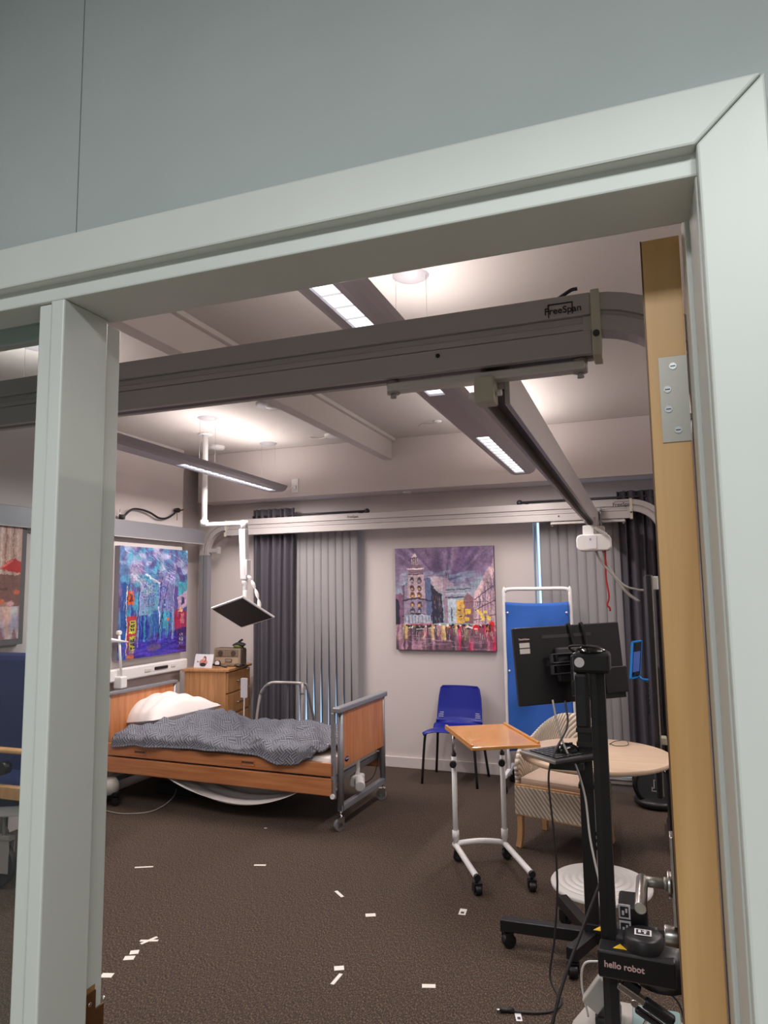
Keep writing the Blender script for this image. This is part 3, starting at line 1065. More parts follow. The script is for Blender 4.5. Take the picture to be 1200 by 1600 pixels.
def corner(parent, x, y, zc, sgn, floorz, rad=0.26):
    """curved double tube from the horizontal into the upright post; sgn=+1 bends down to the right"""
    pts = [(x - sgn * 0.02, y, zc)]
    for k in range(13):
        a = PI / 2 * k / 12
        pts.append((x + sgn * rad * math.sin(a), y, zc - rad + rad * math.cos(a)))
    out = MB()
    w_, h_ = 0.035, 0.045
    out.sweep(pts, [(-w_, 0.004), (w_, 0.004), (w_, h_), (-w_, h_)], upv=(0, 1, 0)) if False else None
    # outer and inner channels built as rectangular tubes
    def chan(r0, r1, depth):
        vs, fs = [], []
        ring = []
        for k in range(-1, 14):
            a = 0 if k < 0 else PI / 2 * min(k, 12) / 12
            ex = -sgn * 0.02 if k < 0 else 0
            ez = -0.02 if k == 13 else 0
            cx, cz = x, zc - rad
            row = []
            for r, yy in ((r0, y - depth), (r1, y - depth), (r1, y + depth), (r0, y + depth)):
                row.append((cx + sgn * r * math.sin(a) + ex, yy, cz + r * math.cos(a) + ez))
            ring.append(row)
        for r in ring:
            vs += r
        for i in range(len(ring) - 1):
            for j in range(4):
                p, q = i * 4 + j, i * 4 + (j + 1) % 4
                fs.append((p, q, q + 4, p + 4))
        fs += [(3, 2, 1, 0), tuple(len(vs) - 4 + j for j in range(4))]
        out.add(vs, fs)
    chan(rad + 0.004, rad + 0.048, 0.034)
    chan(rad - 0.010, rad + 0.004, 0.026)
    chan(rad - 0.048, rad - 0.010, 0.034)
    o = out.build('curved_corner', 'rail_alu', parent, bevel=0.002)
    px = x + sgn * rad
    p = MB().box(px - 0.048, px - 0.010, y - 0.034, y + 0.034, floorz, zc - rad - 0.018)
    p.box(px - 0.010, px + 0.004, y - 0.026, y + 0.026, floorz, zc - rad - 0.018)
    p.box(px + 0.004, px + 0.048, y - 0.034, y + 0.034, floorz, zc - rad - 0.018)
    po = p.build('post', 'grey_metal', parent, bevel=0.002)
    B(px - 0.075, px + 0.075, y - 0.06, y + 0.06, 0, floorz).build('foot_plate', 'grey_metal', parent, bevel=0.004)
    B(px - 0.052, px + 0.052, y - 0.038, y + 0.038, zc - rad - 0.030, zc - rad - 0.018).build('joint_collar', 'rail_alu', parent)
    return px


def gantry(name, y, ztop, xl, xr, label, logos):
    t = thing(name, label, 'hoist frame', (0, 0, 0))
    rail_section(y, xl, xr, ztop, t)
    zc = ztop - 0.03
    corner(t, xl, y, ztop - 0.05, -1, 0.012)
    corner(t, xr, y, ztop - 0.05, 1, 0.012)
    for sx, xx in ((-1, xl), (1, xr)):
        e = B(min(xx, xx + sx * 0.022), max(xx, xx + sx * 0.022), y - 0.043, y + 0.043, ztop - 0.163, ztop + 0.004).build('end_clamp', 'beige_plastic', t, bevel=0.003)
        MB().cyl((xx + sx * 0.011, y - 0.043, ztop - 0.11), (xx + sx * 0.011, y - 0.048, ztop - 0.11), 0.008, n=16).build('bolt', 'dark_grey', e)
    return t


XN0, XN1 = -3.85, -0.084
gn = gantry('track_gantry', 1.776, 2.325, XN0, XN1, 'near grey overhead track gantry crossing just inside the doorway', None)
text('FreeSpan', 0.0245, (-0.196, 1.7385, 2.288), (PI / 2, 0, 0), 'ink', gn, 'logo_lettering', bold=0.0002)
lg = MB().box(-0.187, -0.184, 1.7385, 1.740, 2.272, 2.307).box(-0.187, -0.126, 1.7385, 1.740, 2.304, 2.307).box(-0.129, -0.126, 1.7385, 1.740, 2.276, 2.307)
lg.build('logo_bracket', 'ink', gn)
MB().tube([(-0.175, 1.776, 2.327), (-0.155, 1.770, 2.336), (-0.13, 1.765, 2.347), (-0.115, 1.765, 2.348)], 0.005).build('release_lever', 'dark_grey', gn)
MB().cyl((-0.475, 1.7405, 2.212), (-0.475, 1.7365, 2.212), 0.0055, n=14).build('bolt_hole', 'black', gn)
gf = gantry('track_gantry', 6.0, 2.305, -3.83, -0.06, 'far grey overhead track gantry along the window wall', None)
text('FreeSpan', 0.042, (-0.19, 5.9625, 2.262), (PI / 2, 0, 0), 'ink', gf, 'logo_lettering', bold=0.0004)
text('FreeSpan', 0.030, (-2.53, 5.9625, 2.275), (PI / 2, 0, 0), 'ink', gf, 'logo_lettering')
B(-0.175, -0.055, 5.9625, 5.963, 2.284, 2.287).build('logo_bracket', 'ink', gf)
MB().cyl((-0.62, 5.9635, 2.19), (-0.62, 5.9605, 2.19), 0.007, n=12).build('bolt_hole', 'black', gf)
MB().box(-4.075, -3.93, 5.985, 6.015, 1.99, 2.03).box(-3.95, -3.92, 5.98, 6.02, 1.975, 2.045).build('wall_bracket', 'rail_alu', gf, bevel=0.003)

# trolley with bar below each gantry rail and the traverse rail between them
tv = thing('traverse_rail', 'long grey traverse rail running from near gantry to far gantry', 'hoist rail')
for (y, zb, xa, xb, z0) in ((1.776, 2.168, -0.625, -0.105, 2.137), (6.0, 2.148, -0.69, -0.10, 2.125)):
    tb = B(xa, xb, y - 0.022, y + 0.022, z0, z0 + 0.022).build('trolley_bar', 'offwhite', tv, bevel=0.004)
    for xx in (xa + 0.012, xb - 0.012):
        MB().cyl((xx, y, z0 - 0.004), (xx, y, z0 + 0.030), 0.018, n=16).cyl((xx, y, z0 - 0.004), (xx, y, z0 - 0.016), 0.009, n=6).build('trolley_bolt', 'rail_alu', tb)
tr = MB()
tr.box(-0.375, -0.361, 1.80, 5.93, 2.078, 2.20).box(-0.313, -0.299, 1.80, 5.93, 2.078, 2.20).box(-0.361, -0.313, 1.80, 5.93, 2.12, 2.20)
tr.build('traverse_beam', 'rail_alu', tv, bevel=0.002)
B(-0.361, -0.313, 1.801, 5.929, 2.116, 2.121).build('slot', 'rail_dark', tv)
B(-0.382, -0.330, 1.74, 1.80, 2.075, 2.142).build('end_cap', 'beige_plastic', tv, bevel=0.004)
MB().cyl((-0.40, 1.77, 2.103), (-0.382, 1.77, 2.103), 0.009).build('end_knob', 'white_plastic', tv)
MB().cyl((-0.33, 1.77, 2.103), (-0.315, 1.77, 2.103), 0.008).build('end_knob', 'white_plastic', tv)
MB().box(-0.40, -0.388, 5.90, 5.96, 2.08, 2.24).box(-0.29, -0.278, 5.90, 5.96, 2.08, 2.24).box(-0.40, -0.278, 5.90, 5.96, 2.205, 2.22).build('hanger_bracket', 'grey_metal', tv, bevel=0.002)

# grey rail on the left wall linking the two gantries
gb = thing('wall_rail', 'deep grey rail running along the left wall above the blue painting', 'rail')
B(XL, -4.04, 2.2, 5.90, 2.07, 2.212).build('rail_body', 'grey_metal', gb, bevel=0.004)
B(-4.042, -4.032, 2.2, 5.90, 2.066, 2.074).build('rail_lip', 'rail_alu', gb)

# patient hoist hanging from the traverse rail
ho = thing('patient_hoist', 'white ceiling hoist unit hanging from the traverse rail', 'hoist', (-0.305, 5.25, 1.915))
def rbox(cx, cy, cz, dx, dy, dz, r, n=5):
    b = MB()
    pts = []
    for sx, sz, a0 in ((1, 1, 0), (-1, 1, 90), (-1, -1, 180), (1, -1, 270)):
        for k in range(n + 1):
            a = R_(a0 + 90 * k / n)
            pts.append((cx + sx * (dx / 2 - r) + r * math.cos(a), cz + sz * (dz / 2 - r) + r * math.sin(a)))
    b.prism(pts, -(cy + dy / 2), -(cy - dy / 2), Matrix.Rotation(PI / 2, 4, 'X'))
    return b
rbox(0, 0, 0, 0.235, 0.16, 0.115, 0.035).build('housing', 'white_plastic', ho, bevel=0.008)
rbox(-0.01, -0.0825, 0.002, 0.062, 0.004, 0.095, 0.01).build('label_plate', 'paper', ho)
text('K', 0.02, (-0.025, -0.0855, 0.02), (PI / 2, 0, 0), 'ink', ho, 'label_mark')
rbox(-0.035, 0, 0.085, 0.075, 0.09, 0.08, 0.008).build('carriage', 'white_plastic', ho, bevel=0.003)
rbox(0.04, 0.02, 0.085, 0.07, 0.07, 0.07, 0.008).build('carriage', 'rail_alu', ho, bevel=0.003)
MB().box(0.0, 0.02, -0.03, 0.03, 0.05, 0.185).build('hanger', 'rail_alu', ho)
MB().tube([(0.01, -0.05, 0.11), (0.05, -0.06, 0.08), (0.09, -0.05, 0.055)], 0.01).build('arm', 'white_plastic', ho)
cb = MB().tube([(0.01, 0, -0.055), (0.035, -0.01, -0.12), (0.10, -0.02, -0.21), (0.19, -0.03, -0.305), (0.27, -0.04, -0.335), (0.33, -0.05, -0.342)], 0.008, 10)
cb.build('hose', 'grey_cable', ho)
MB().tube([(0.06, 0, -0.055), (0.09, -0.01, -0.17), (0.14, -0.02, -0.26), (0.21, -0.03, -0.36), (0.285, -0.04, -0.42)], 0.011, 10).build('hose', 'grey_cable', ho)
MB().sweep(catmull([(0.075, -0.02, -0.055), (0.072, -0.02, -0.16), (0.072, -0.02, -0.26), (0.085, -0.02, -0.38), (0.07, -0.02, -0.44), (0.085, -0.02, -0.46), (0.088, -0.02, -0.485)], 6), [(-0.006, -0.001), (0.006, -0.001), (0.006, 0.001), (-0.006, 0.001)], upv=(0, 1, 0)).build('red_strap', 'red', ho, label='red pull strap')

# ------------------------------------------------------------------ suspended luminaires
def luminaire(cx, cy, L, rz, label, segs, wires):
    t = thing('pendant_lamp', label, 'lamp', (cx, cy, LAMP_Z), R_(rz), 'long grey suspended lamps')
    hb, ht, hh = 0.065, 0.117, 0.052
    sec = [(-hb, 0), (hb, 0), (0.092, 0.012), (0.108, 0.03), (ht, hh), (0.075, hh), (0.06, 0.02), (-0.06, 0.02), (-0.075, hh), (-ht, hh), (-0.108, 0.03), (-0.092, 0.012)]
    mt_ = Matrix.Rotation(PI / 2, 4, 'X')
    body = MB()
    n = len(sec)
    # louvre windows are cut by building the underside as separate strips
    sec2 = [(-0.060, 0.0), (-0.040, 0.0), (-0.040, 0.020), (0.040, 0.020), (0.040, 0.0), (0.060, 0.0)]
    full = [(-hb, 0), (-0.040, 0), (-0.040, 0.016), (0.040, 0.016), (0.040, 0), (hb, 0), (0.092, 0.012), (0.108, 0.03), (ht, hh), (0.075, hh), (0.06, 0.024), (-0.06, 0.024), (-0.075, hh), (-ht, hh), (-0.108, 0.03), (-0.092, 0.012)]
    body.prism(full, -L / 2, L / 2, mt_)
    body.build('housing', 'grey_lamp', t)
    ys = [-L / 2 - 0.0] + [v for s in segs for v in s] + [L / 2]
    for a, b in zip(ys[0::2], ys[1::2]):
        if b - a > 0.01:
            B(-0.040, 0.040, a, b, 0.0, 0.015).build('cover_plate', 'grey_lamp', t)
    for e in (-1, 1):
        MB().prism(sec, e * L / 2 - 0.002, e * L / 2 + 0.002, mt_).build('end_plate', 'grey_lamp', t)
    for a, b in segs:
        lo = B(-0.040, 0.040, a, b, 0.0115, 0.0145).build('louvre', 'louvre', t)
        k = int((b - a) / 0.1)
        for i in range(1, k):
            yy = a + (b - a) * i / k
            B(-0.040, 0.040, yy - 0.0005, yy + 0.0005, 0.004, 0.0115).build('louvre_blade', 'offwhite', lo)
    for wy in wires:
        for sx in (-0.07, 0.07):
            MB().cyl((sx, wy, hh), (sx, wy, ZC - LAMP_Z - 0.004), 0.0009, n=5).build('suspension_wire', 'grey_cable', t)
        # half-round ceiling canopy
        c = MB()
        c.lathe([(0.0, -0.022), (0.035, -0.019), (0.065, -0.010), (0.082, 0.0)], (0, wy, ZC - LAMP_Z - 0.0005), 24)
        c.build('ceiling_canopy', 'sensor', t)
    return t


l1 = luminaire(-0.886, 3.72, 4.14, 0, 'long grey suspended lamp with lit louvres crossing behind the near gantry', [(-1.95, -0.50), (0.52, 1.99)], [-0.90, 0.60, 1.7])
l2 = luminaire(-3.125, 3.78, 4.14, 2.3, 'long grey suspended lamp on the left above the bed', [(-1.95, -0.5), (0.50, 1.99)], [-0.90, 0.86, 1.9])

fill_lamp = luminaire(1.4, 3.72, 4.14, 0, 'added unseen lamp lighting the part of the room right of the door', [(-1.95, -0.50), (0.52, 1.99)], [-0.90, 0.60, 1.7])  # added out of view to carry the fill light on this side
# ceiling fittings
def disc(name, x, y, r, h, label, cat, m1='white_plastic', inner=None):
    t = thing(name, label, cat, (x, y, ZC))
    MB().lathe([(r, 0), (r, -h * 0.5), (r * 0.85, -h), (0, -h)], (0, 0, 0), 32).build('housing', m1, t)
    if inner:
        MB().lathe([(r * inner, -h), (r * inner * 0.9, -h - 0.006), (0, -h - 0.006)], (0, 0, 0), 24).build('lens', 'offwhite', t)
    return t


disc('ceiling_sensor', -2.49, 4.46, 0.115, 0.025, 'grey round presence sensor on the ceiling beside the beam', 'sensor', 'sensor', 0.4)
disc('smoke_detector', -3.72, 5.60, 0.085, 0.03, 'white round smoke detector on the ceiling behind the left lamp', 'detector', 'white_plastic', 0.6)
d = disc('ceiling_rose', -2.50, 5.58, 0.075, 0.02, 'white ceiling rose left of the beam end', 'ceiling fitting')
MB().tube([(-0.23, 0.0, -0.008), (-0.14, 0.05, -0.012), (-0.06, 0.0, -0.012)], 0.006).build('cable', 'white_plastic', d)
d = disc('ceiling_hook', -1.505, 5.45, 0.035, 0.012, 'small curled ceiling hook between the beam and right lamp', 'hook')
MB().tube([(0, 0, -0.012), (-0.05, -0.01, -0.02), (-0.12, -0.01, -0.015), (-0.16, 0, -0.03)], 0.004).build('wire_end', 'rail_alu', d)
# socket on the bulkhead with a flex to the lamp
so = thing('wall_socket', 'white socket plate on the bulkhead by the left lamp', 'socket', (-3.05, 5.93, 2.595))
B(-0.035, 0.035, -0.012, 0, -0.065, 0.065).build('plate', 'white_plastic', so, bevel=0.003)
B(-0.015, 0.018, -0.03, -0.012, -0.035, 0.0).build('plug', 'white_plastic', so, bevel=0.003)
MB().tube([(-0.01, -0.03, -0.02), (-0.06, -0.04, -0.04), (-0.10, -0.05, -0.005), (-0.16, -0.05, 0.0), (-0.17, -0.08, -0.01)], 0.004).build('flex', 'white_plastic', so)
sd = disc('ceiling_speaker', -1.95, 6.08, 0.04, 0.01, 'tiny white disc under the far bulkhead', 'sensor')
sd.location = (-1.98, 6.08, 2.49)

# ------------------------------------------------------------------ vertical blinds and curtains
def blind(x0, x1, zt, zb, label, open_bottom):
    t = thing('vertical_blind', label, 'blind', (0, 0, 0))
    y = YF - 0.085
    B(x0 - 0.01, x1 + 0.01, y - 0.02, y + 0.02, zt, zt + 0.035).build('head_rail', 'white_plastic', t, bevel=0.003)
    n = int(round((x1 - x0) / 0.074))
    p = (x1 - x0) / n
    for k in range(n):
        xc = x0 + p * (k + 0.5)
        wd0 = 0.089
        rnd = random.Random(k * 7 + int(x0 * 10))
        closeb = open_bottom * (0.5 + 0.8 * rnd.random())
        tw = R_(2)
        g0 = 0.22 + 0.38 * rnd.random()
        def fn(u, v, xc=xc, closeb=closeb, g0=g0, tw=tw):
            z = zt - (zt - zb) * v
            g = max(0, (v - g0) / (1 - g0))
            ang = -(tw + closeb * min(1, g * 1.3))
            hw = wd0 / 2
            s = (u - 0.5) * 2
            return (xc + s * hw * math.cos(ang), y + s * hw * math.sin(ang) + 0.004 * math.sin(v * 9 + xc * 11) * v, z)
        MB().grid(fn, 3, 16).build('slat', 'blind', t, solid=0.0008)
    return t


blind(-3.19, -2.505, 2.28, 0.10, 'grey vertical blind between the grey curtain and the square painting', R_(27))
blind(-0.80, 0.45, 2.28, 0.10, 'grey vertical blind behind the blue privacy screen', R_(2))


def curtain(x0, x1, y, ztop, zbot, folds, label, depth=0.035, seed=1):
    t = thing('curtain', label, 'curtain')
    rnd = random.Random(seed)
    ph = [rnd.random() * 0.8 for _ in range(folds + 2)]
    def fn(u, v):
        z = ztop - (ztop - zbot) * v
        a = u * folds * 2 * PI + ph[int(u * folds)] * 0.3
        x = x0 + (x1 - x0) * u + 0.012 * math.sin(a * 0.5 + v * 1.5)
        dd = depth * (0.75 + 0.25 * math.sin(u * 17)) * (1 - 0.15 * v)
        return (x, y + dd * math.sin(a) + 0.008 * math.sin(a * 2 + v * 2), z)
    MB().grid(fn, folds * 14, 14).build('drape', 'curtain', t, solid=0.002)
    return t


curtain(-3.60, -3.14, 6.085, 2.405, 0.02, 7, 'dark grey curtain hanging left of the first window', seed=2)
curtain(-0.16, 0.75, 6.085, 2.385, 0.02, 13, 'dark grey curtain hanging at the right end of the far wall', seed=5)
for (a, b, lab) in ((-3.60, -2.38, 'dark curtain pole with ball end over the first window'), (-0.96, 0.9, 'dark curtain pole with ball end over the second window')):
    t = thing('curtain_pole', lab, 'curtain pole')
    MB().cyl((a, 6.085, 2.335), (b, 6.085, 2.335), 0.011).build('pole', 'dark_grey', t)
    e = b if b < 0 else a
    MB().lathe([(0, -0.026), (0.018, -0.019), (0.026, 0), (0.018, 0.019), (0, 0.026)], (e, 6.085, 2.335), 16).build('finial', 'dark_grey', t)
    for xx in (a + 0.16 if b < 0 else a + 0.05, b - 0.1):
        B(xx - 0.008, xx + 0.008, 6.085, YF, 2.327, 2.343).build('bracket', 'dark_grey', t)

# ------------------------------------------------------------------ bed
bed = thing('hospital_bed', 'beech and grey hospital bed with its headboard against the left wall', 'bed', (-1.955, 4.87, 0), R_(-2.5))
# footboard
fb = B(-0.012, 0.010, -0.335, 0.395, 0.405, 0.775).build('footboard', 'beech', bed, bevel=0.002)
B(-0.035, 0.028, -0.425, 0.415, 0.775, 0.812).build('top_rail', 'grey_metal', fb, bevel=0.008)
for yy in (-0.36, 0.375):
    MB().cyl((-0.004, yy, 0.135), (-0.004, yy, 0.775), 0.021, n=18).build('corner_post', 'grey_metal', fb)
MB().lathe([(0, -0.003), (0.022, -0.003), (0.024, 0.0), (0, 0.0005)], (0, 0, 0), 28, 'x').build('maker_badge', 'invoval', fb)
bdg = [o for o in fb.children if o.name.startswith('maker_badge')][0]
bdg.location = (0.0135, -0.295, 0.455)
bdg.scale = (1, 1.25, 0.75)
text('INVACARE', 0.0095, (0.0145, -0.295, 0.455), (PI / 2, 0, PI / 2), 'paper', fb, 'badge_lettering', align='CENTER')
for (yy, zz) in ((-0.31, 0.745), (0.37, 0.745)):
    MB().cyl((0.010, yy, zz), (0.013, yy, zz), 0.005, n=12).build('screw', 'chrome', fb)
B(-0.045, -0.018, -0.428, -0.398, 0.215, 0.775).build('end_channel', 'grey_metal', bed, bevel=0.004)
B(-0.045, -0.018, 0.398, 0.428, 0.215, 0.775).build('end_channel', 'grey_metal', bed, bevel=0.004)
MB().box(-0.022, 0.016, -0.375, 0.39, 0.125, 0.165).build('foot_crossbar', 'grey_metal', bed, bevel=0.004)
MB().cyl((-0.03, -0.44, 0.235), (-0.03, -0.425, 0.235), 0.016, n=16).cyl((-0.03, -0.425, 0.27), (-0.03, -0.38, 0.27), 0.01).build('rail_clamp', 'white_plastic', bed)
# headboard
hb_ = B(-2.03, -2.008, -0.40, 0.375, 0.42, 0.80).build('headboard', 'beech', bed, bevel=0.002)
B(-2.045, -1.992, -0.425, 0.42, 0.80, 0.828).build('top_rail', 'grey_metal', hb_, bevel=0.008)
for yy in (-0.40, 0.398):
    MB().cyl((-2.019, yy, 0.135), (-2.019, yy, 0.80), 0.020, n=18).build('corner_post', 'grey_metal', hb_)
MB().box(-2.038, -2.0, -0.39, 0.39, 0.125, 0.165).build('head_crossbar', 'grey_metal', bed, bevel=0.004)
# side rails
for sy in (-1, 1):
    for (z0, z1, nm) in ((0.358, 0.448, 'upper_side_rail'), (0.232, 0.345, 'lower_side_rail')):
        y0, y1 = sorted((sy * 0.405, sy * 0.428))
        o = B(-1.99, -0.02, y0, y1, z0, z1).build(nm, 'beech_rail', bed, bevel=0.006)
        if nm == 'upper_side_rail' and sy < 0:
            for xx in (-1.66, -0.70):
                fr = MB().box(xx - 0.058, xx + 0.058, -0.432, -0.427, 0.379, 0.385).box(xx - 0.058, xx + 0.058, -0.432, -0.427, 0.409, 0.417)
                fr.box(xx - 0.058, xx - 0.05, -0.432, -0.427, 0.379, 0.417).box(xx + 0.05, xx + 0.058, -0.432, -0.427, 0.379, 0.417)
                fr.build('finger_pull', 'beech_rail', o, bevel=0.001)
                B(xx - 0.05, xx + 0.05, -0.4292, -0.427, 0.396, 0.409).build('pull_recess', 'radio_side', o)
# frame and mattress
B(-1.97, -0.05, -0.39, 0.39, 0.30, 0.34).build('mattress_platform', 'grey_metal', bed, bevel=0.004)
B(-1.95, -0.045, -0.40, 0.40, 0.34, 0.475).build('mattress', 'sheet', bed, bevel=0.03)
for xx in (-1.6, -0.45):
    B(xx - 0.02, xx + 0.02, -0.33, 0.33, 0.20, 0.30).build('lift_bracket', 'dark_grey', bed, bevel=0.003)
B(-1.55, -0.6, -0.1, 0.1, 0.20, 0.27).build('lift_beam', 'black_matte', bed, bevel=0.003)
# actuator under the footboard
MB().cyl((-0.05, 0.0, 0.21), (-0.05, 0.02, 0.45), 0.018, n=16).build('actuator_tube', 'white_plastic', bed)
ac = MB().cyl((0.03, -0.12, 0.225), (-0.02, -0.03, 0.245), 0.036, n=20)
ac.build('actuator_motor', 'white_plastic', bed, bevel=0.006)
B(-0.09, -0.01, -0.05, 0.06, 0.19, 0.275).build('actuator_gearbox', 'white_plastic', bed, bevel=0.015)
MB().tube([(-0.06, 0.05, 0.2), (-0.05, 0.15, 0.18), (-0.04, 0.28, 0.2), (-0.03, 0.34, 0.3), (-0.03, 0.35, 0.42)], 0.004).build('motor_cable', 'cable', bed)
for (xx, yy, rz) in ((-0.004, -0.36, 60), (-0.004, 0.375, 20), (-2.019, -0.39, 0), (-2.019, 0.39, 0)):
    caster(bed, xx, yy, 0.040, 0.024, R_(rz), 0.135, 'grey_rubber', 'chrome')
# pillow
def pillow(parent, name, L, W, H, material, mtx):
    b = MB()
    def fn(u, v, top):
        a, c = (u - 0.5) * 2, (v - 0.5) * 2
        e = (1 - abs(a) ** 3.2) * (1 - abs(c) ** 3.2)
        t = max(e, 0) ** 0.52
        pin = 1 - 0.10 * (abs(a) ** 2) * (1 - abs(c)) - 0.02
        pin2 = 1 - 0.10 * (abs(c) ** 2) * (1 - abs(a))
        wr = 0.010 * math.sin(a * 9 + c * 5) * t + 0.008 * math.sin(c * 13 - a * 4) * t
        z = (H / 2) * t * ((1 + 0.35 * math.cos(a * 1.9 + 0.4) + 0.15 * math.sin(c * 3)) if top else -0.45) + (wr if top else 0)
        return mtx @ Vector((a * L / 2 * pin2, c * W / 2 * pin, z))
    b.grid(lambda u, v: fn(u, v, True), 30, 22)
    b.grid(lambda u, v: fn(u, 1 - v, False), 30, 22)
    return b.build(name, material, parent)


pl = thing('pillow', 'crumpled white pillow against the headboard', 'pillow', (-3.79, 5.10, 0.58), 0)
pillow(pl, 'pillowcase', 0.74, 0.46, 0.25, 'sheet', Matrix.Rotation(R_(78), 4, 'Z') @ Matrix.Rotation(R_(-1), 4, 'Y') @ Matrix.Rotation(R_(-8), 4, 'X'))

# duvet
dv = MB()
rr = random.Random(4)
def dz(x, y):
    h = 0.0
    h += 0.034 * math.sin(8.5 * x + 3.2 * y + 0.5) * math.exp(-((y + 0.05) / 0.5) ** 2)
    h += 0.020 * math.sin(15 * x - 9 * y + 1.3)
    h += 0.012 * math.sin(27 * x + 16 * y)
    h += 0.007 * math.sin(45 * x - 31 * y + 2)
    h += 0.035 / (1 + math.exp((x + 1.38) / 0.05)) / (1 + math.exp(-(y + 0.05) / 0.08))
    n1 = mnoise.noise(Vector((x * 4.2, y * 5.0 + x * 2, 3.1)))
    n2 = mnoise.noise(Vector((x * 9 + 5, y * 11 - x * 4, 7.7)))
    h += 0.055 * (0.25 - abs(n1)) + 0.028 * (0.2 - abs(n2))
    h += 0.085 * math.exp(-((x + 1.66) / 0.15) ** 2 - ((y + 0.20) / 0.20) ** 2)
    h += 0.06 * math.exp(-(((x + 1.45) + 0.5 * y) / 0.055) ** 2) * math.exp(-((y + 0.12) / 0.35) ** 2)
    h += 0.05 * math.exp(-(((x + 0.62) - 0.9 * y) / 0.06) ** 2) * math.exp(-((y + 0.1) / 0.3) ** 2)
    h += 0.045 * math.exp(-(((x + 1.05) + 1.2 * y) / 0.05) ** 2) * math.exp(-((y - 0.1) / 0.25) ** 2)
    h += 0.05 * math.exp(-((x + 1.28) / 0.10) ** 2 - ((y - 0.12) / 0.35) ** 2)
    h += 0.045 * math.exp(-(((x + 0.95) * 0.8 + y * 0.6) / 0.07) ** 2) * math.exp(-((y + 0.1) / 0.3) ** 2)
    return h
def duv(u, v):
    # u: head -> foot, v: near edge -> far edge
    x = -1.93 + 1.86 * u
    s = (v - 0.5) * 2           # -1 near .. 1 far
    drop_near = 0.035 + 0.03 * math.sin(u * 7 + 1) + 0.05 * max(0, math.sin(u * PI)) ** 2
    half = 0.405
    full = 0.56
    w_ = s * full
    edge = 0.415
    if abs(w_) <= edge:
        y = w_
        z = 0.535
    else:
        ex = abs(w_) - edge
        y = math.copysign(edge + min(ex, 0.03) + 0.1 * ex, w_)
        z = 0.535 - ex * 0.85
    k = max(0.0, 1 - (abs(w_) / 0.46) ** 4)
    z += dz(x, w_) * (0.35 + 0.65 * k)
    if w_ < -edge:
        y -= 0.012 * math.sin(x * 11) + 0.008 * math.sin(x * 23)
        z = max(z, 0.470 - 0.008 * math.sin(u * 9) - 0.045 * math.exp(-((u - 0.84) / 0.08) ** 2) + (abs(w_) < 0.47) * 0.01)
    hd = max(0, 1 - u / 0.12)
    z -= 0.04 * hd
    # near foot corner folds back
    if u > 0.88 and s < -0.35:
        f = (u - 0.88) / 0.12 * (-s - 0.35) / 0.65
        x -= 0.14 * f
        z += 0.02 * f
    return (x, y, z)
bw = dv.grid(duv, 150, 90, True, lambda u, v: (u * 1.9, v * 1.15))
do = dv.build('duvet', 'quilt', None, solid=0.012)
do.location, do.rotation_euler = bed.location, bed.rotation_euler
tag(do, 'rumpled grey quilted duvet spread over the hospital bed', 'duvet')
# sheet sagging under the bed
sh = MB()
def shf(u, v):
    x = -1.46 + 1.20 * u
    z = 0.262 - 0.165 * math.sin(u * PI) ** 0.8 * (1 - (v - 0.15) ** 2 * 1.1)
    z += 0.012 * math.sin(v * 30 + u * 5) * math.sin(u * PI)
    return (x, -0.412 + 0.50 * v, z)
sh.grid(shf, 40, 30)
so_ = sh.build('hanging_sheet', 'sheet', None, solid=0.003)
so_.location, so_.rotation_euler = bed.location, bed.rotation_euler
tag(so_, 'white sheet sagging below the side rail under the bed', 'sheet')

# handset on stalk at the far side of the bed
hs = thing('bed_handset', 'small white handset card on a thin stalk behind the bed', 'handset', (-3.245, 5.36, 0))
MB().tube([(0, 0, 0.30), (0.0, 0, 0.5), (0.004, 0, 0.71)], 0.006).build('stalk', 'white_plastic', hs)
rbox(0, 0, 0.78, 0.062, 0.014, 0.165, 0.008).build('handset_body', 'paper', hs, bevel=0.002)
# walking frame beyond the bed
wk = thing('walking_frame', 'grey metal walking frame standing beyond the bed by the blind', 'walking frame', (0, 0, 0))
f1 = MB().tube([(-3.25, 5.52, 0.0), (-3.235, 5.55, 0.45), (-3.215, 5.58, 0.68), (-3.17, 5.58, 0.755), (-3.10, 5.58, 0.80), (-2.98, 5.60, 0.803), (-2.86, 5.60, 0.803), (-2.815, 5.60, 0.79), (-2.80, 5.58, 0.70), (-2.80, 5.52, 0.0)], 0.0125, 10, True, 5)
f1.build('frame_tube', 'rail_alu', wk)
MB().tube([(-3.10, 5.86, 0.0), (-3.06, 5.80, 0.45), (-3.03, 5.75, 0.74), (-3.00, 5.72, 0.78), (-2.90, 5.70, 0.785), (-2.84, 5.70, 0.78), (-2.81, 5.72, 0.70), (-2.72, 5.86, 0.0)], 0.011, 10, True, 5).build('frame_tube', 'grey_metal', wk)
MB().tube([(-3.205, 5.58, 0.70), (-3.165, 5.58, 0.760), (-3.12, 5.58, 0.79)], 0.016).tube([(-2.83, 5.60, 0.80), (-2.81, 5.60, 0.77), (-2.802, 5.58, 0.71)], 0.016).build('hand_grip', 'grey_rubber', wk)
MB().tube([(-2.81, 5.60, 0.79), (-2.83, 5.66, 0.79), (-2.84, 5.70, 0.782)], 0.01).tube([(-3.10, 5.58, 0.80), (-3.05, 5.66, 0.79), (-3.0, 5.72, 0.782)], 0.01).build('side_tube', 'grey_metal', wk)
for p in ((-3.25, 5.52), (-2.80, 5.52), (-3.10, 5.86), (-2.72, 5.86)):
    MB().cyl((p[0], p[1], 0), (p[0], p[1], 0.03), 0.016).build('rubber_foot', 'black', wk)
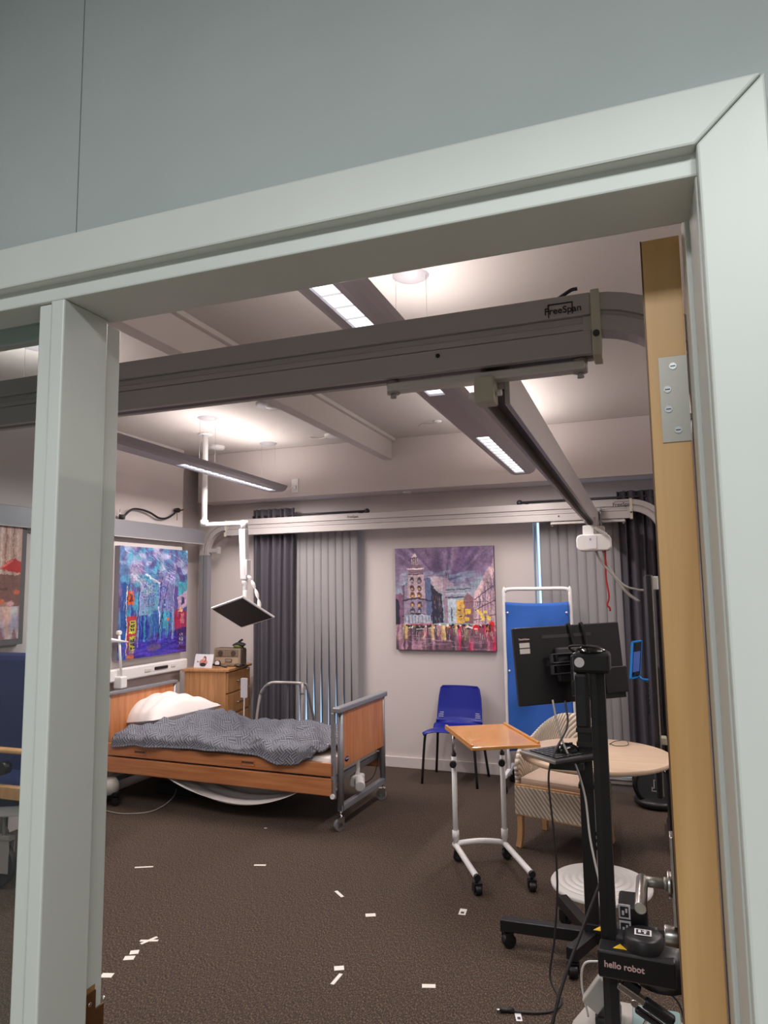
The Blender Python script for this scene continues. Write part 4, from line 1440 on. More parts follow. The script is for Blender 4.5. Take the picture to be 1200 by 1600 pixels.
# cable on the floor under the bed and bed transformer
tag(MB().tube([(-3.95, 4.40, 0.006), (-3.75, 4.345, 0.006), (-3.60, 4.345, 0.006), (-3.46, 4.46, 0.006), (-3.47, 4.70, 0.03), (-3.60, 4.95, 0.08), (-3.7, 5.1, 0.2)], 0.004).build('mains_cable', 'grey_cable'), 'thin grey cable looping on the carpet under the bed', 'cable')
bx = thing('floor_box', 'dark box on the carpet below the headboard', 'box', (-3.55, 4.95, 0))
B(-0.18, 0.18, -0.1, 0.1, 0, 0.10).build('casing', 'black_matte', bx, bevel=0.01)
B(-0.15, 0.15, -0.07, 0.07, 0.10, 0.106).build('lid', 'dark_grey', bx)
ch = thing('over_bed_trolley_base', 'grey cover and black castors beside the mullion under the bed head', 'trolley', (-3.93, 4.45, 0))
MB().lathe([(0.001, 0.19), (0.06, 0.19), (0.085, 0.15), (0.08, 0.10), (0.06, 0.08)], (0.02, 0.05, 0.0), 18).build('cover', 'base_white', ch)
MB().box(-0.12, 0.13, 0.02, 0.07, 0.075, 0.10).box(-0.02, 0.03, -0.15, 0.15, 0.075, 0.10).build('base_bar', 'black', ch)
caster(ch, 0.11, 0.045, 0.028, 0.03, 0.4, 0.08)
caster(ch, 0.005, -0.13, 0.028, 0.03, 1.2, 0.08)
caster(ch, 0.005, 0.13, 0.028, 0.03, 0.2, 0.08)
caster(ch, -0.10, 0.045, 0.028, 0.03, 1.2, 0.08)

# reading lamp on the headboard trunking
rl = thing('reading_lamp', 'white jointed reading lamp beside the mullion above the headboard', 'lamp', (-4.02, 4.73, 0.84))
B(-0.03, 0.05, -0.045, 0.03, -0.005, 0.09).build('clamp_base', 'white_plastic', rl, bevel=0.01)
MB().cyl((0.01, 0.0, 0.09), (-0.015, -0.01, 0.44), 0.010, n=12).build('lower_arm', 'white_plastic', rl)
MB().cyl((-0.03, -0.01, 0.44), (0.0, -0.01, 0.44), 0.018, n=14).build('joint', 'white_plastic', rl)
MB().cyl((-0.02, -0.13, 0.39), (0.02, 0.06, 0.36), 0.020, 0.006, n=14).build('lamp_head', 'white_plastic', rl)

# gooseneck clamp arm on the wall rail
gk = thing('gooseneck_arm', 'black bendy clamp arm lying on the grey wall rail', 'clamp arm', (-4.06, 0, 2.212))
MB().tube([(0, 4.76, 0.025), (0.01, 4.85, 0.095), (0, 4.97, 0.11), (0, 5.1, 0.095), (0, 5.22, 0.06), (0, 5.33, 0.065), (0, 5.43, 0.11), (0, 5.47, 0.14)], 0.0095).build('flexible_neck', 'black', gk)
MB().cyl((-0.015, 4.73, 0.022), (0.025, 4.75, 0.022), 0.021, n=14).build('clamp', 'dark_grey', gk)
MB().cyl((-0.01, 4.73, 0.02), (-0.01, 4.73, 0.085), 0.005).build('clamp_screw', 'chrome', gk)
MB().cyl((-0.02, 5.49, 0.155), (0.02, 5.49, 0.155), 0.022, n=14).build('clamp', 'black', gk)
MB().cyl((0, 5.50, 0.15), (0.0, 5.58, 0.17), 0.008).cyl((0, 5.49, 0.13), (0.0, 5.49, 0.06), 0.003).build('clamp_screw', 'brass', gk)

# ------------------------------------------------------------------ drop-down bedside screen on a ceiling pole
ma = thing('ceiling_screen_arm', 'white hinged arm from a ceiling pole holding a black screen over the bed', 'monitor arm')
MB().cyl((-3.50, 5.11, 2.20), (-3.50, 5.11, ZC), 0.024, n=18).build('ceiling_pole', 'white_metal', ma)
MB().cyl((-3.50, 5.11, ZC - 0.012), (-3.50, 5.11, ZC), 0.06, n=20).build('ceiling_flange', 'white_metal', ma)
MB().cyl((-3.50, 5.11, 2.17), (-3.50, 5.11, 2.212), 0.034, n=18).build('pole_collar', 'white_metal', ma)
def bar(a, b, wd, ht):
    a, b = Vector(a), Vector(b)
    g = MB()
    g.sweep([a, b], [(-wd / 2, -ht / 2), (wd / 2, -ht / 2), (wd / 2, ht / 2), (-wd / 2, ht / 2)], upv=(0, 0, 1) if abs((b - a).normalized().z) < .9 else (0, 1, 0), smooth=False)
    return g
bar((-3.53, 5.13, 2.178), (-3.06, 5.05, 2.165), 0.055, 0.032).build('upper_arm', 'white_metal', ma, bevel=0.006)
MB().cyl((-3.07, 5.05, 2.12), (-3.07, 5.05, 2.185), 0.030, n=18).build('elbow_joint', 'white_metal', ma)
la = MB()
la.add([(-3.105, 5.02, 2.115), (-3.045, 5.02, 2.115), (-3.045, 5.08, 2.115), (-3.105, 5.08, 2.115), (-3.085, 5.02, 1.70), (-3.03, 5.02, 1.70), (-3.03, 5.08, 1.70), (-3.085, 5.08, 1.70)], [(0, 1, 2, 3), (7, 6, 5, 4), (0, 4, 5, 1), (1, 5, 6, 2), (2, 6, 7, 3), (3, 7, 4, 0)])
la.build('lower_arm', 'white_metal', ma, bevel=0.006)
B(-3.045, -3.022, 5.02, 5.08, 1.73, 1.86).build('arm_cover', 'white_metal', ma, bevel=0.004)
MB().cyl((-3.055, 5.05, 1.60), (-3.057, 5.05, 1.70), 0.018, n=16).cyl((-3.057, 5.05, 1.66), (-3.057, 5.05, 1.69), 0.026, n=16).build('swivel', 'white_metal', ma)
# screen plane
SCX, SCU = rt.copy(), Vector((0, 0, 1))
FW = Vector((-math.sin(yaw), math.cos(yaw), 0))
va = (-0.325 * SCX - 0.09 * SCU + 0.37 * FW).normalized()
vb0 = (0.215 * SCX - 0.16 * SCU + 0.15 * FW)
vb = (vb0 - va * vb0.dot(va)).normalized()
vn = va.cross(vb).normalized()
if vn.z > 0:
    vn = -vn
smt = Matrix(((va.x, vb.x, vn.x, 0), (va.y, vb.y, vn.y, 0), (va.z, vb.z, vn.z, 0), (0, 0, 0, 1)))
smt = Matrix.Translation((-3.085, 5.05, 1.425)) @ smt
MB().box(-0.262, 0.262, -0.163, 0.163, -0.016, 0.0, smt).build('screen_bezel', 'white_plastic', ma, bevel=0.003)
MB().box(-0.25, 0.25, -0.150, 0.152, 0.0, 0.0015, smt).build('screen_glass', 'black_matte', ma)
MB().box(-0.12, 0.12, -0.09, 0.09, -0.034, -0.016, smt).build('screen_back', 'white_plastic', ma, bevel=0.006)
MB().box(-0.18, -0.03, 0.14, 0.168, -0.03, -0.012, smt).build('speaker_bar', 'offwhite', ma, bevel=0.004)
sc_c = Vector((-3.085, 5.05, 1.425)) - vn * 0.034
MB().tube([sc_c, sc_c + Vector((0.01, 0, 0.05)), (-3.055, 5.05, 1.56), (-3.055, 5.05, 1.61)], 0.020, 14).build('tilt_neck', 'white_metal', ma)
cr_ = MB()
pts = [(-3.02, 5.03, 1.73), (-2.985, 5.03, 1.69), (-2.95, 5.03, 1.62), (-2.92, 5.03, 1.54), (-2.91, 5.04, 1.46)]
cp = catmull(pts, 14)
for i in range(len(cp) - 1):
    r0 = 0.006 + 0.010 * abs(math.sin(i / 14 * PI))
    r1 = 0.006 + 0.010 * abs(math.sin((i + 1) / 14 * PI))
    cr_.cyl(cp[i], cp[i + 1], r0, r1, 10, False)
cr_.build('wrapped_cable', 'white_plastic', ma)

# ------------------------------------------------------------------ chest of drawers and things on it
DA = R_(9)
cd = thing('chest_of_drawers', 'oak chest of drawers in the corner beyond the bed', 'chest of drawers', (-3.533, 5.56, 0), DA)
# local: x from -0.42 (wall) to 0 (front), y from 0 to 0.53
B(-0.42, -0.02, 0.0, 0.53, 0.0, 0.885).build('carcass', 'oak', cd, bevel=0.002)
B(-0.44, 0.012, -0.015, 0.545, 0.885, 0.907).build('top', 'oak', cd, bevel=0.003)
for i, (z0, z1) in enumerate(((0.695, 0.872), (0.505, 0.682), (0.30, 0.485), (0.10, 0.285))):
    dw = B(-0.02, 0.0, 0.008, 0.522, z0, z1).build('drawer', 'oak', cd, bevel=0.002)
    zz = (z0 + z1) / 2
    MB().tube([(0.0, 0.20, zz), (0.022, 0.205, zz), (0.024, 0.265, zz), (0.022, 0.325, zz), (0.0, 0.33, zz)], 0.005).build('handle', 'steel', dw)
    if i == 0:
        B(0.0, 0.004, 0.44, 0.48, z1 - 0.012, z1 - 0.002).build('lock_tab', 'paper', dw)

pc = thing('photo_card', 'white photo card with a red-haired figure leaning on the radio', 'photo', (-3.835, 5.61, 0.907), R_(-2))
cm = Matrix.Rotation(R_(-14), 4, 'X')
MB().box(-0.10, 0.10, -0.002, 0.002, 0, 0.125, cm).build('card', 'paper', pc)
def flat(parent, name, poly, material, y=-0.0032, mtx=cm):
    MB().prism(poly, -y, -y + 0.0008, mtx @ Matrix.Rotation(PI / 2, 4, 'X')).build(name, material, parent)
ell = lambda cx, cz, rx, rz, n=14: [(cx + rx * math.cos(2 * PI * k / n), cz + rz * math.sin(2 * PI * k / n)) for k in range(n)]
flat(pc, 'picture_patch', ell(0.0, 0.05, 0.045, 0.030), mat('skin_print', (206, 140, 120), 0.6))
flat(pc, 'picture_patch', ell(0.01, 0.082, 0.018, 0.026), mat('hair_print', (140, 50, 40), 0.6), -0.0042)
flat(pc, 'picture_patch', ell(0.006, 0.078, 0.011, 0.016), mat('face_print', (226, 176, 160), 0.6), -0.0052)
flat(pc, 'picture_patch', ell(0.0, 0.03, 0.035, 0.016), 'ink', -0.0052)
flat(pc, 'picture_patch', ell(-0.062, 0.055, 0.008, 0.006), mat('green_print', (70, 110, 70), 0.6), -0.0042)

rd = thing('radio', 'old brown portable radio on the chest of drawers', 'radio', (-3.675, 5.80, 0.907), R_(3))
rbox(0, 0.02, 0.085, 0.29, 0.10, 0.17, 0.02).build('case', 'radio_side', rd, bevel=0.004)
rbox(0.0, -0.035, 0.087, 0.275, 0.012, 0.158, 0.012).build('front_panel', 'radio_body', rd, bevel=0.002)
rbox(0, -0.042, 0.125, 0.235, 0.004, 0.062, 0.004).build('grille', mat('radio_grille', (112, 96, 82), 0.6), rd)
for k in range(22):
    B(-0.112 + k * 0.0105, -0.109 + k * 0.0105, -0.0465, -0.044, 0.097, 0.153).build('grille_bar', 'radio_body', rd)
rbox(0, -0.042, 0.055, 0.235, 0.004, 0.055, 0.004).build('lower_panel', mat('radio_low', (172, 152, 128), 0.55), rd)
rbox(0.02, -0.046, 0.057, 0.07, 0.004, 0.03, 0.002).build('name_plate', 'ink', rd)
rbox(0.02, -0.049, 0.057, 0.06, 0.002, 0.022, 0.002).build('name_plate_face', 'radio_body', rd)
for x in (-0.065, 0.07):
    MB().cyl((x, -0.046, 0.125), (x, -0.050, 0.125), 0.024, n=20).build('speaker_disc', 'radio_side', rd)
for x in (-0.11, 0.11):
    B(x - 0.01, x + 0.01, -0.02, 0.06, -0.0, 0.004).build('foot', 'black', rd)
cap_ = thing('cap', 'black and green cloth cap lying on top of the radio', 'cap', (-3.585, 5.82, 1.0775))
MB().lathe([(0, 0.03), (0.045, 0.028), (0.05, 0.0), (0.0, 0.0)], (-0.0, 0, 0), 18).build('band', 'green_cloth', cap_)
def capf(u, v):
    a, r = u * 2 * PI, v
    return (0.005 + 0.068 * r * math.cos(a), 0.045 * r * math.sin(a), 0.030 + 0.022 * (1 - r * r) + 0.006 * math.sin(3 * a) * r)
MB().grid(capf, 22, 6).build('crown', 'black_matte', cap_, solid=0.01)
MB().tube([(0.0, 0, 0.05), (0.02, 0, 0.065), (0.04, 0, 0.075)], 0.010).build('tab', 'black_matte', cap_)
wt = thing('wrist_watch', 'black strapped watch with a pale round face in front of the radio', 'watch', (-3.70, 5.665, 0.907), R_(5))
MB().tube([(-0.16, 0.02, 0.010), (-0.10, 0.0, 0.022), (-0.04, -0.01, 0.030), (0, -0.01, 0.028), (0.05, 0.0, 0.012), (0.08, 0.01, 0.008)], 0.009).build('strap', 'black', wt)
MB().cyl((0.0, -0.012, 0.040), (0, -0.028, 0.042), 0.028, n=24).build('case', 'black', wt)
MB().cyl((0.0, -0.028, 0.042), (0, -0.0295, 0.042), 0.023, n=24).build('dial', 'paper', wt)
gl = thing('spectacles', 'dark folded spectacles lying right of the radio', 'spectacles', (-3.50, 5.72, 0.907), R_(10))
for x in (-0.033, 0.033):
    MB().tube([(x + 0.026 * math.cos(a), 0, 0.018 + 0.014 * math.sin(a)) for a in [2 * PI * k / 12 for k in range(13)]], 0.003).build('rim', 'black', gl)
MB().tube([(-0.008, 0, 0.024), (0, 0, 0.027), (0.008, 0, 0.024)], 0.0025).build('bridge', 'black', gl)
MB().tube([(-0.06, 0, 0.022), (-0.058, 0.05, 0.012), (0.04, 0.055, 0.006)], 0.003).tube([(0.06, 0, 0.022), (0.058, 0.045, 0.012), (-0.04, 0.05, 0.005)], 0.003).build('temple', 'black', gl)

# ------------------------------------------------------------------ blue stacking chair
bc = thing('stacking_chair', 'blue plastic stacking chair with black legs under the city painting', 'chair', (-1.55, 5.96, 0), R_(-2))
sm_ = MB()
def shell(u, v):
    # u across, v from front lip over the seat up the back
    s = (u - 0.5) * 2
    path = [(-0.225, 0.425, 0.205), (-0.20, 0.443, 0.222), (-0.08, 0.435, 0.228), (0.05, 0.425, 0.222), (0.125, 0.435, 0.212), (0.165, 0.475, 0.203), (0.185, 0.56, 0.200), (0.20, 0.66, 0.192), (0.21, 0.735, 0.178), (0.212, 0.755, 0.160)]
    t = v * (len(path) - 1)
    i = min(int(t), len(path) - 2)
    f = t - i
    y, z, hw = [path[i][k] * (1 - f) + path[i + 1][k] * f for k in range(3)]
    edge = abs(s) ** 4
    seat = 1 if v < 0.45 else 0
    z2 = z + (-0.035 * edge if v < 0.4 else 0.0)
    y2 = y - (0.03 * s * s if v > 0.5 else 0)
    return (hw * s, y2, z2)
sm_.grid(shell, 24, 45)
shell_o = sm_.build('seat_shell', 'blue_plastic', bc, solid=0.006)
for sx in (-1, 1):
    for k in range(3):
        B(sx * 0.165 - 0.022, sx * 0.165 + 0.022, 0.135 + k * 0.006, 0.14 + k * 0.006, 0.492 + k * 0.016, 0.496 + k * 0.016).build('vent_slot', 'paper', bc)
for sx in (-1, 1):
    MB().tube([(sx * 0.235, -0.20, 0.0), (sx * 0.215, -0.185, 0.30), (sx * 0.205, -0.17, 0.40), (sx * 0.19, -0.12, 0.415)], 0.011, 10, True, 4).build('leg', 'black', bc)
    MB().tube([(sx * 0.235, 0.19, 0.0), (sx * 0.205, 0.15, 0.30), (sx * 0.195, 0.125, 0.38), (sx * 0.185, 0.06, 0.40)], 0.011, 10, True, 4).build('leg', 'black', bc)
    MB().cyl((sx * 0.187, -0.13, 0.412), (sx * 0.187, 0.09, 0.40), 0.010, n=10).build('seat_bar', 'black', bc)

# ------------------------------------------------------------------ privacy screen
ps = thing('privacy_screen', 'white framed privacy screen with bright blue fabric by the second window', 'screen', (-0.812, 5.86, 0), 0)
W_ = 0.268
MB().tube([(-W_, 0, 0.14), (-W_, 0, 0.8), (-W_, 0, 1.53), (-W_ + 0.012, 0, 1.575), (-W_ + 0.055, 0, 1.592), (0, 0, 1.592), (W_ - 0.055, 0, 1.592), (W_ - 0.012, 0, 1.575), (W_, 0, 1.53), (W_, 0, 0.8), (W_, 0, 0.14)], 0.0155, 12, True, 5).build('frame_tube', 'white_metal', ps)
def fab(u, v):
    x = -W_ + 0.012 + (2 * W_ - 0.024) * u
    z = 1.475 - 1.17 * v + 0.012 * (abs(u - .5) * 2) ** 2 * (1 - 2 * v)
    return (x, -0.018 + 0.006 * math.sin(u * 11 + v * 5) + 0.005 * math.sin(v * 17 + u * 4) + 0.01 * math.sin(u * PI), z)
MB().grid(fab, 24, 40).build('fabric', 'blue_cloth', ps, solid=0.002)
for sx in (-1, 1):
    MB().box(sx * W_ - 0.016, sx * W_ + 0.016, -0.2, 0.2, 0.12, 0.15).build('foot_bar', 'white_metal', ps, bevel=0.005)
    for zz in (1.40, 0.93, 0.45):
        MB().lathe([(0, -0.008), (0.008, -0.005), (0.009, 0)], (sx * (W_ - 0.032), -0.026, zz), 12, 'y').build('snap_stud', 'paper', ps)
    for yy in (-0.18, 0.18):
        caster(ps, sx * W_, yy, 0.026, 0.02, 0.3, 0.12)

# ------------------------------------------------------------------ overbed table
ot = thing('overbed_table', 'white framed wheeled overbed table with a glossy orange wooden top', 'table', (0, 0, 0))
rl_, rr_, fl_, frr = Vector((-1.112, 4.235, 0)), Vector((-0.842, 4.352, 0)), Vector((-0.895, 3.82, 0)), Vector((-0.628, 3.955, 0))
z0 = 0.088
MB().tube([fl_ + Vector((0, 0, z0)), rl_ * .97 + fl_ * .03 + Vector((0, 0, z0)), rl_ + Vector((0, 0, z0)), rl_ * .9 + rr_ * .1 + Vector((0, 0, z0 + 0.012)), rl_ * .5 + rr_ * .5 + Vector((0, 0, z0 + 0.02)), rl_ * .15 + rr_ * .85 + Vector((0, 0, z0 + 0.012)), rr_ + Vector((0, 0, z0)), rr_ * .97 + frr * .03 + Vector((0, 0, z0)), frr + Vector((0, 0, z0))], 0.0165, 12, True, 6).build('base_frame', 'white_metal', ot)
for a, b in ((fl_, rl_), (frr, rr_)):
    dirv = (a - b).normalized()
    MB().cyl(a + Vector((0, 0, z0)) , a + dirv * 0.02 + Vector((0, 0, z0)), 0.0175, n=12).build('end_plug', 'black', ot)
for q, tx in ((rl_, -1), (rr_, 1)):
    cn = MB().cyl((q.x, q.y, z0 - 0.01), (q.x - 0.0, q.y, 0.60), 0.0155, n=14)
    cn.build('column', 'white_metal', ot)
    MB().cyl((q.x, q.y, z0 + 0.035), (q.x, q.y, z0 + 0.085), 0.020, n=14).build('column_collar', 'white_metal', ot)
    MB().cyl((q.x, q.y, 0.60), (q.x, q.y, 0.75), 0.009, n=12).build('inner_tube', 'chrome', ot)
    MB().cyl((q.x, q.y, 0.595), (q.x, q.y, 0.62), 0.014, n=12).build('ferrule', 'black', ot)
    MB().cyl((q.x, q.y - 0.016, 0.56), (q.x + 0.004, q.y - 0.045, 0.56), 0.021, n=10).build('height_knob', 'black', ot, bevel=0.003)
for q, rz in ((rl_, 3.4), (rr_, 3.6), (fl_, 2.2), (frr, 1.9)):
    dirx = Vector((math.cos(rz), math.sin(rz), 0)) * 0.0
    caster(ot, q.x + dirx.x, q.y + dirx.y, 0.027, 0.034, rz, 0.085)
TC = Vector((-0.854, 4.06, 0.765))
ang = math.atan2(4.42 - 4.207, -0.84 + 1.149)
tmx = Matrix.Translation(TC) @ Matrix.Rotation(R_(29), 4, 'Z')
# local x: short side ; y: long side
tt = MB().box(-0.19, 0.19, -0.295, 0.295, -0.009, 0.009, tmx).build('table_top', 'table_wood', ot, bevel=0.004)
for sx in (-1, 1):
    MB().box(sx * 0.183 - 0.008, sx * 0.183 + 0.008, -0.285, 0.285, 0.009, 0.021, tmx).build('edge_ledge', 'table_wood', tt, bevel=0.004)
MB().box(-0.15, 0.15, -0.02, 0.02, -0.02, -0.009, tmx @ Matrix.Translation((0, 0.22, 0))).build('bracket', 'black', ot)

# ------------------------------------------------------------------ wicker armchair
wc = thing('wicker_armchair', 'cream wicker tub armchair with wooden legs behind the round table', 'armchair', (-0.525, 4.70, 0), R_(-16))
wc.scale = (0.78, 0.74, 1)
# tub wall: sweep from front-left round the back to front-right
def tubw(u, v, off=0.0):
    a = PI * (0.0 + u)             # 0 = right arm front, PI = left arm front via back (+y)
    n = 2.6
    ca, sa = math.cos(a), math.sin(a)
    xx = 0.30 * math.copysign(abs(ca) ** (2 / n), ca)
    yy = 0.30 * abs(sa) ** (2 / n)
    fy = yy - 0.02
    top = 0.60 + 0.17 * sa ** 1.6
    if sa < 0.15:
        top -= 0.005 * (1 - sa / 0.15)
    z = 0.30 + (top - 0.30) * v
    fl = 1 + 0.10 * v * v
    ext = -0.20 if False else 0
    return ((xx + off * ca) * fl, (fy + off * sa) * fl, z)
def uvp(u, v):
    return (u * 1.5, v * 0.5)
# straight arm panels forward of the tub
def armp(sx, off=0.0):
    def fn(u, v):
        y = -0.27 + 0.26 * u
        top = 0.575 + 0.02 * math.sin(u * PI / 2) - 0.10 * (1 - u) ** 4
        z = 0.30 + (top - 0.30) * v
        return (sx * (0.30 + off) * (1 + 0.10 * v * v * (0.4 + 0.6 * u)), y, z)
    return fn
sides = MB().grid(tubw, 60, 10, True, uvp)
sides.build('backrest', 'wicker', wc, solid=0.03)
for sx in (-1, 1):
    MB().grid(armp(sx), 10, 8, True, lambda u, v: (u * 0.3, v * 0.25)).build('arm', 'wicker', wc, solid=0.03)
ap = MB()
ap.grid(lambda u, v: (-0.30 + 0.60 * u, -0.275, 0.205 + 0.165 * v), 8, 4, False, lambda u, v: (u * 0.6, v * 0.17))
ap.build('front_apron', 'wicker', wc, solid=-0.02)
sd_ = MB()
for sx in (-1, 1):
    sd_.grid(lambda u, v, sx=sx: (sx * 0.30, -0.275 + 0.55 * u, 0.205 + 0.165 * v), 8, 4, False, lambda u, v: (u * 0.6, v * 0.17))
sd_.grid(lambda u, v: (-0.30 + 0.60 * u, 0.275, 0.205 + 0.165 * v), 8, 4, False, lambda u, v: (u * 0.6, v * 0.17))
sd_.build('side_apron', 'wicker', wc, solid=0.02)
MB().box(-0.305, 0.305, -0.285, -0.27, 0.366, 0.384).box(-0.305, 0.305, -0.285, -0.27, 0.195, 0.208).build('front_trim', 'leg_wood', wc, bevel=0.003)
B(-0.27, 0.27, -0.262, 0.25, 0.36, 0.425).build('seat_cushion', 'cushion', wc, bevel=0.025)
for sx, sy in ((-1, -1), (1, -1), (-1, 1), (1, 1)):
    lg_ = MB()
    x, y = sx * 0.275, sy * 0.25
    pts = [(x, y, 0.22), (x, y, 0.12), (x + sx * 0.004, y + sy * 0.008, 0.05), (x + sx * 0.010, y + sy * 0.02, 0.0)]
    cpp = catmull(pts, 5)
    for i in range(len(cpp) - 1):
        pass
    lg_.sweep(cpp, [(-0.021, -0.021), (0.021, -0.021), (0.021, 0.021), (-0.021, 0.021)], upv=(1, 0, 0), smooth=False)
    lg_.build('leg', 'leg_wood', wc)

# ------------------------------------------------------------------ round table
rt_ = thing('pedestal_table', 'round pale wood pedestal table with a ribbed white base', 'table', (-0.285, 4.13, 0))
MB().lathe([(0, 0.665), (0.385, 0.665), (0.40, 0.672), (0.40, 0.69), (0.396, 0.694), (0, 0.694)], (0, 0, 0), 64).build('table_top', 'pale_wood', rt_)
MB().cyl((0, 0, 0.04), (0, 0, 0.665), 0.032, n=24).build('column', 'white_metal', rt_)
MB().cyl((0, 0, 0.65), (0, 0, 0.665), 0.12, n=24).build('top_plate', 'white_metal', rt_)
prof = [(0.262, 0.0), (0.265, 0.012), (0.258, 0.022)]
for k in range(6):
    r = 0.255 - k * 0.036
    prof += [(r - 0.002, 0.022 + k * 0.004), (r - 0.008, 0.029 + k * 0.004), (r - 0.020, 0.031 + k * 0.004), (r - 0.030, 0.019 + k * 0.004)]
prof += [(0.035, 0.05), (0.0, 0.05)]
MB().lathe(prof, (0, 0, 0), 64).build('ribbed_base', 'white_plastic', rt_)
# thin cable loop on the table
tag(MB().tube([(-0.22, 4.36, 0.698), (-0.19, 4.42, 0.705), (-0.13, 4.42, 0.712), (-0.12, 4.36, 0.700), (-0.18, 4.33, 0.698), (-0.22, 4.37, 0.700)], 0.002).build('wire_loop', 'cable'), 'thin loop of wire lying on the round table', 'wire')

# ------------------------------------------------------------------ monitor stand
SX, SY = -0.272, 3.33
ms = thing('monitor_stand', 'black wheeled monitor stand with a square upright in front of the armchair', 'stand', (SX, SY, 0))
B(-0.029, 0.029, -0.024, 0.024, 0.085, 1.30).build('upright', 'black', ms, bevel=0.004)
# cross base
for (dx, dy) in ((-0.40, -0.01), (-0.075, -0.19), (-0.165, 0.32), (0.33, 0.08)):
    L = math.hypot(dx, dy)
    an = math.atan2(dy, dx)
    mm_ = Matrix.Rotation(an, 4, 'Z')
    MB().box(0.0, L, -0.024, 0.024, 0.075, 0.125, mm_).build('base_leg', 'black', ms, bevel=0.003)
    caster(ms, dx * 0.94, dy * 0.94, 0.030, 0.036, an + 0.6, 0.08)
B(-0.035, 0.035, -0.03, 0.03, 0.12, 0.16).build('base_socket', 'black', ms, bevel=0.004)
for zz in (0.47, 0.50, 0.53):
    MB().cyl((0.027, -0.01, zz), (0.045, -0.012, zz), 0.008, n=10).build('clip', 'black', ms)
for zz in (0.72, 0.96, 0.90):
    B(-0.034, 0.034, -0.029, 0.029, zz, zz + 0.018).build('cable_tie', 'black_matte', ms)
MB().cyl((0.03, 0, 0.73), (0.055, -0.01, 0.735), 0.005).build('tie_tail', 'black', ms)
# head bracket
B(-0.045, 0.05, -0.05, 0.03, 1.12, 1.30).build('mount_bracket', 'black', ms, bevel=0.008)
MB().cyl((-0.01, -0.04, 1.17), (-0.01, -0.075, 1.17), 0.033, n=18).build('tilt_knob', 'black', ms, bevel=0.004)
B(-0.03, 0.0, -0.082, -0.05, 1.19, 1.29).build('grip_pad', mat('mid_grey', (128, 126, 128), 0.4), ms, bevel=0.008)
B(-0.02, 0.09, -0.02, 0.04, 0.85, 0.97).build('tray_bracket', 'black', ms, bevel=0.005)

# monitor
mo = thing('monitor', 'black flat monitor seen from behind, strapped to the stand', 'monitor', (-0.335, 3.42, 1.25), 0)
mz = Matrix.Rotation(R_(33), 4, 'Z') @ Matrix.Rotation(R_(-2.0), 4, 'Y') @ Matrix.Rotation(R_(-4), 4, 'X')
MB().box(-0.27, 0.27, -0.012, 0.012, -0.175, 0.175, mz).build('panel', 'black', mo, bevel=0.004)
MB().box(-0.25, 0.25, 0.012, 0.0135, -0.15, 0.165, mz).build('screen_glass', 'black_gloss', mo)
MB().box(-0.075, 0.075, -0.038, -0.012, -0.08, 0.075, mz).build('back_housing', 'dark_grey', mo, bevel=0.008)
for zz in (0.028, -0.022):
    hnd = MB()
    hnd.box(-0.115, -0.0, -0.060, -0.036, zz - 0.022, zz - 0.016, mz).box(-0.115, 0.0, -0.060, -0.036, zz + 0.016, zz + 0.022, mz)
    hnd.box(-0.115, -0.105, -0.060, -0.036, zz - 0.022, zz + 0.022, mz).box(-0.01, 0.0, -0.060, -0.036, zz - 0.022, zz + 0.022, mz)
    hnd.build('mount_slot', 'dark_grey', mo, bevel=0.004)
for i, (zz, hh_) in enumerate(((0.095, 0.022), (0.068, 0.022))):
    MB().box(-0.245, -0.195, -0.0128, -0.012, zz - hh_ / 2, zz + hh_ / 2, mz).build('sticker', 'offwhite', mo, label='white sticker on the back of the monitor')
tx = text('ThinkVision', 0.0115, (0, 0, 0), (0, 0, 0), 'pink_ink', mo, 'maker_lettering')
tx.matrix_local = mz @ Matrix.Translation((-0.248, -0.0128, 0.122)) @ Matrix.Rotation(PI / 2, 4, 'X')
for xx in (0.01, 0.075):
    s1 = MB()
    pts = [mz @ Vector((xx, 0.0, 0.178)), mz @ Vector((xx, -0.022, 0.17)), mz @ Vector((xx + 0.012, -0.026, 0.08)), mz @ Vector((xx + 0.02, -0.045, 0.0))]
    s1.tube(pts, 0.007)
    s1.build('strap', 'black_matte', mo)
MB().box(-0.13, 0.12, -0.0145, -0.012, 0.12, 0.135, mz).build('vent_strip', 'dark_grey', mo)
MB().box(0.16, 0.275, -0.030, -0.012, -0.15, -0.03, mz).build('side_box', 'black', mo, bevel=0.003)

# keyboard tray, keyboard, mouse
kt = thing('keyboard', 'black keyboard with a silver edge resting on the stand tray', 'keyboard', (0, 0, 0))
A_, B_ = Vector((-0.545, 3.235, 0)), Vector((-0.375, 3.085, 0))
ax1 = (B_ - A_).normalized()
ax2 = Vector((-ax1.y, ax1.x, 0))
kmx = Matrix(((ax1.x, ax2.x, 0, A_.x), (ax1.y, ax2.y, 0, A_.y), (0, 0, 1, 0.872), (0, 0, 0, 1)))
MB().box(0, 0.225, 0, 0.275, -0.008, 0.008, kmx).build('keyboard_body', 'dark_grey', kt, bevel=0.004)
MB().box(0.0, 0.225, -0.005, 0.006, -0.006, 0.008, kmx).build('front_edge', 'satin', kt, bevel=0.003)
keys = MB()
kb_me = None
for i in range(5):
    for j in range(11):
        keys = MB().box(0, 0.0175, 0, 0.019, 0, 0.006)
        x = 0.045 + j * 0.0  # placed below
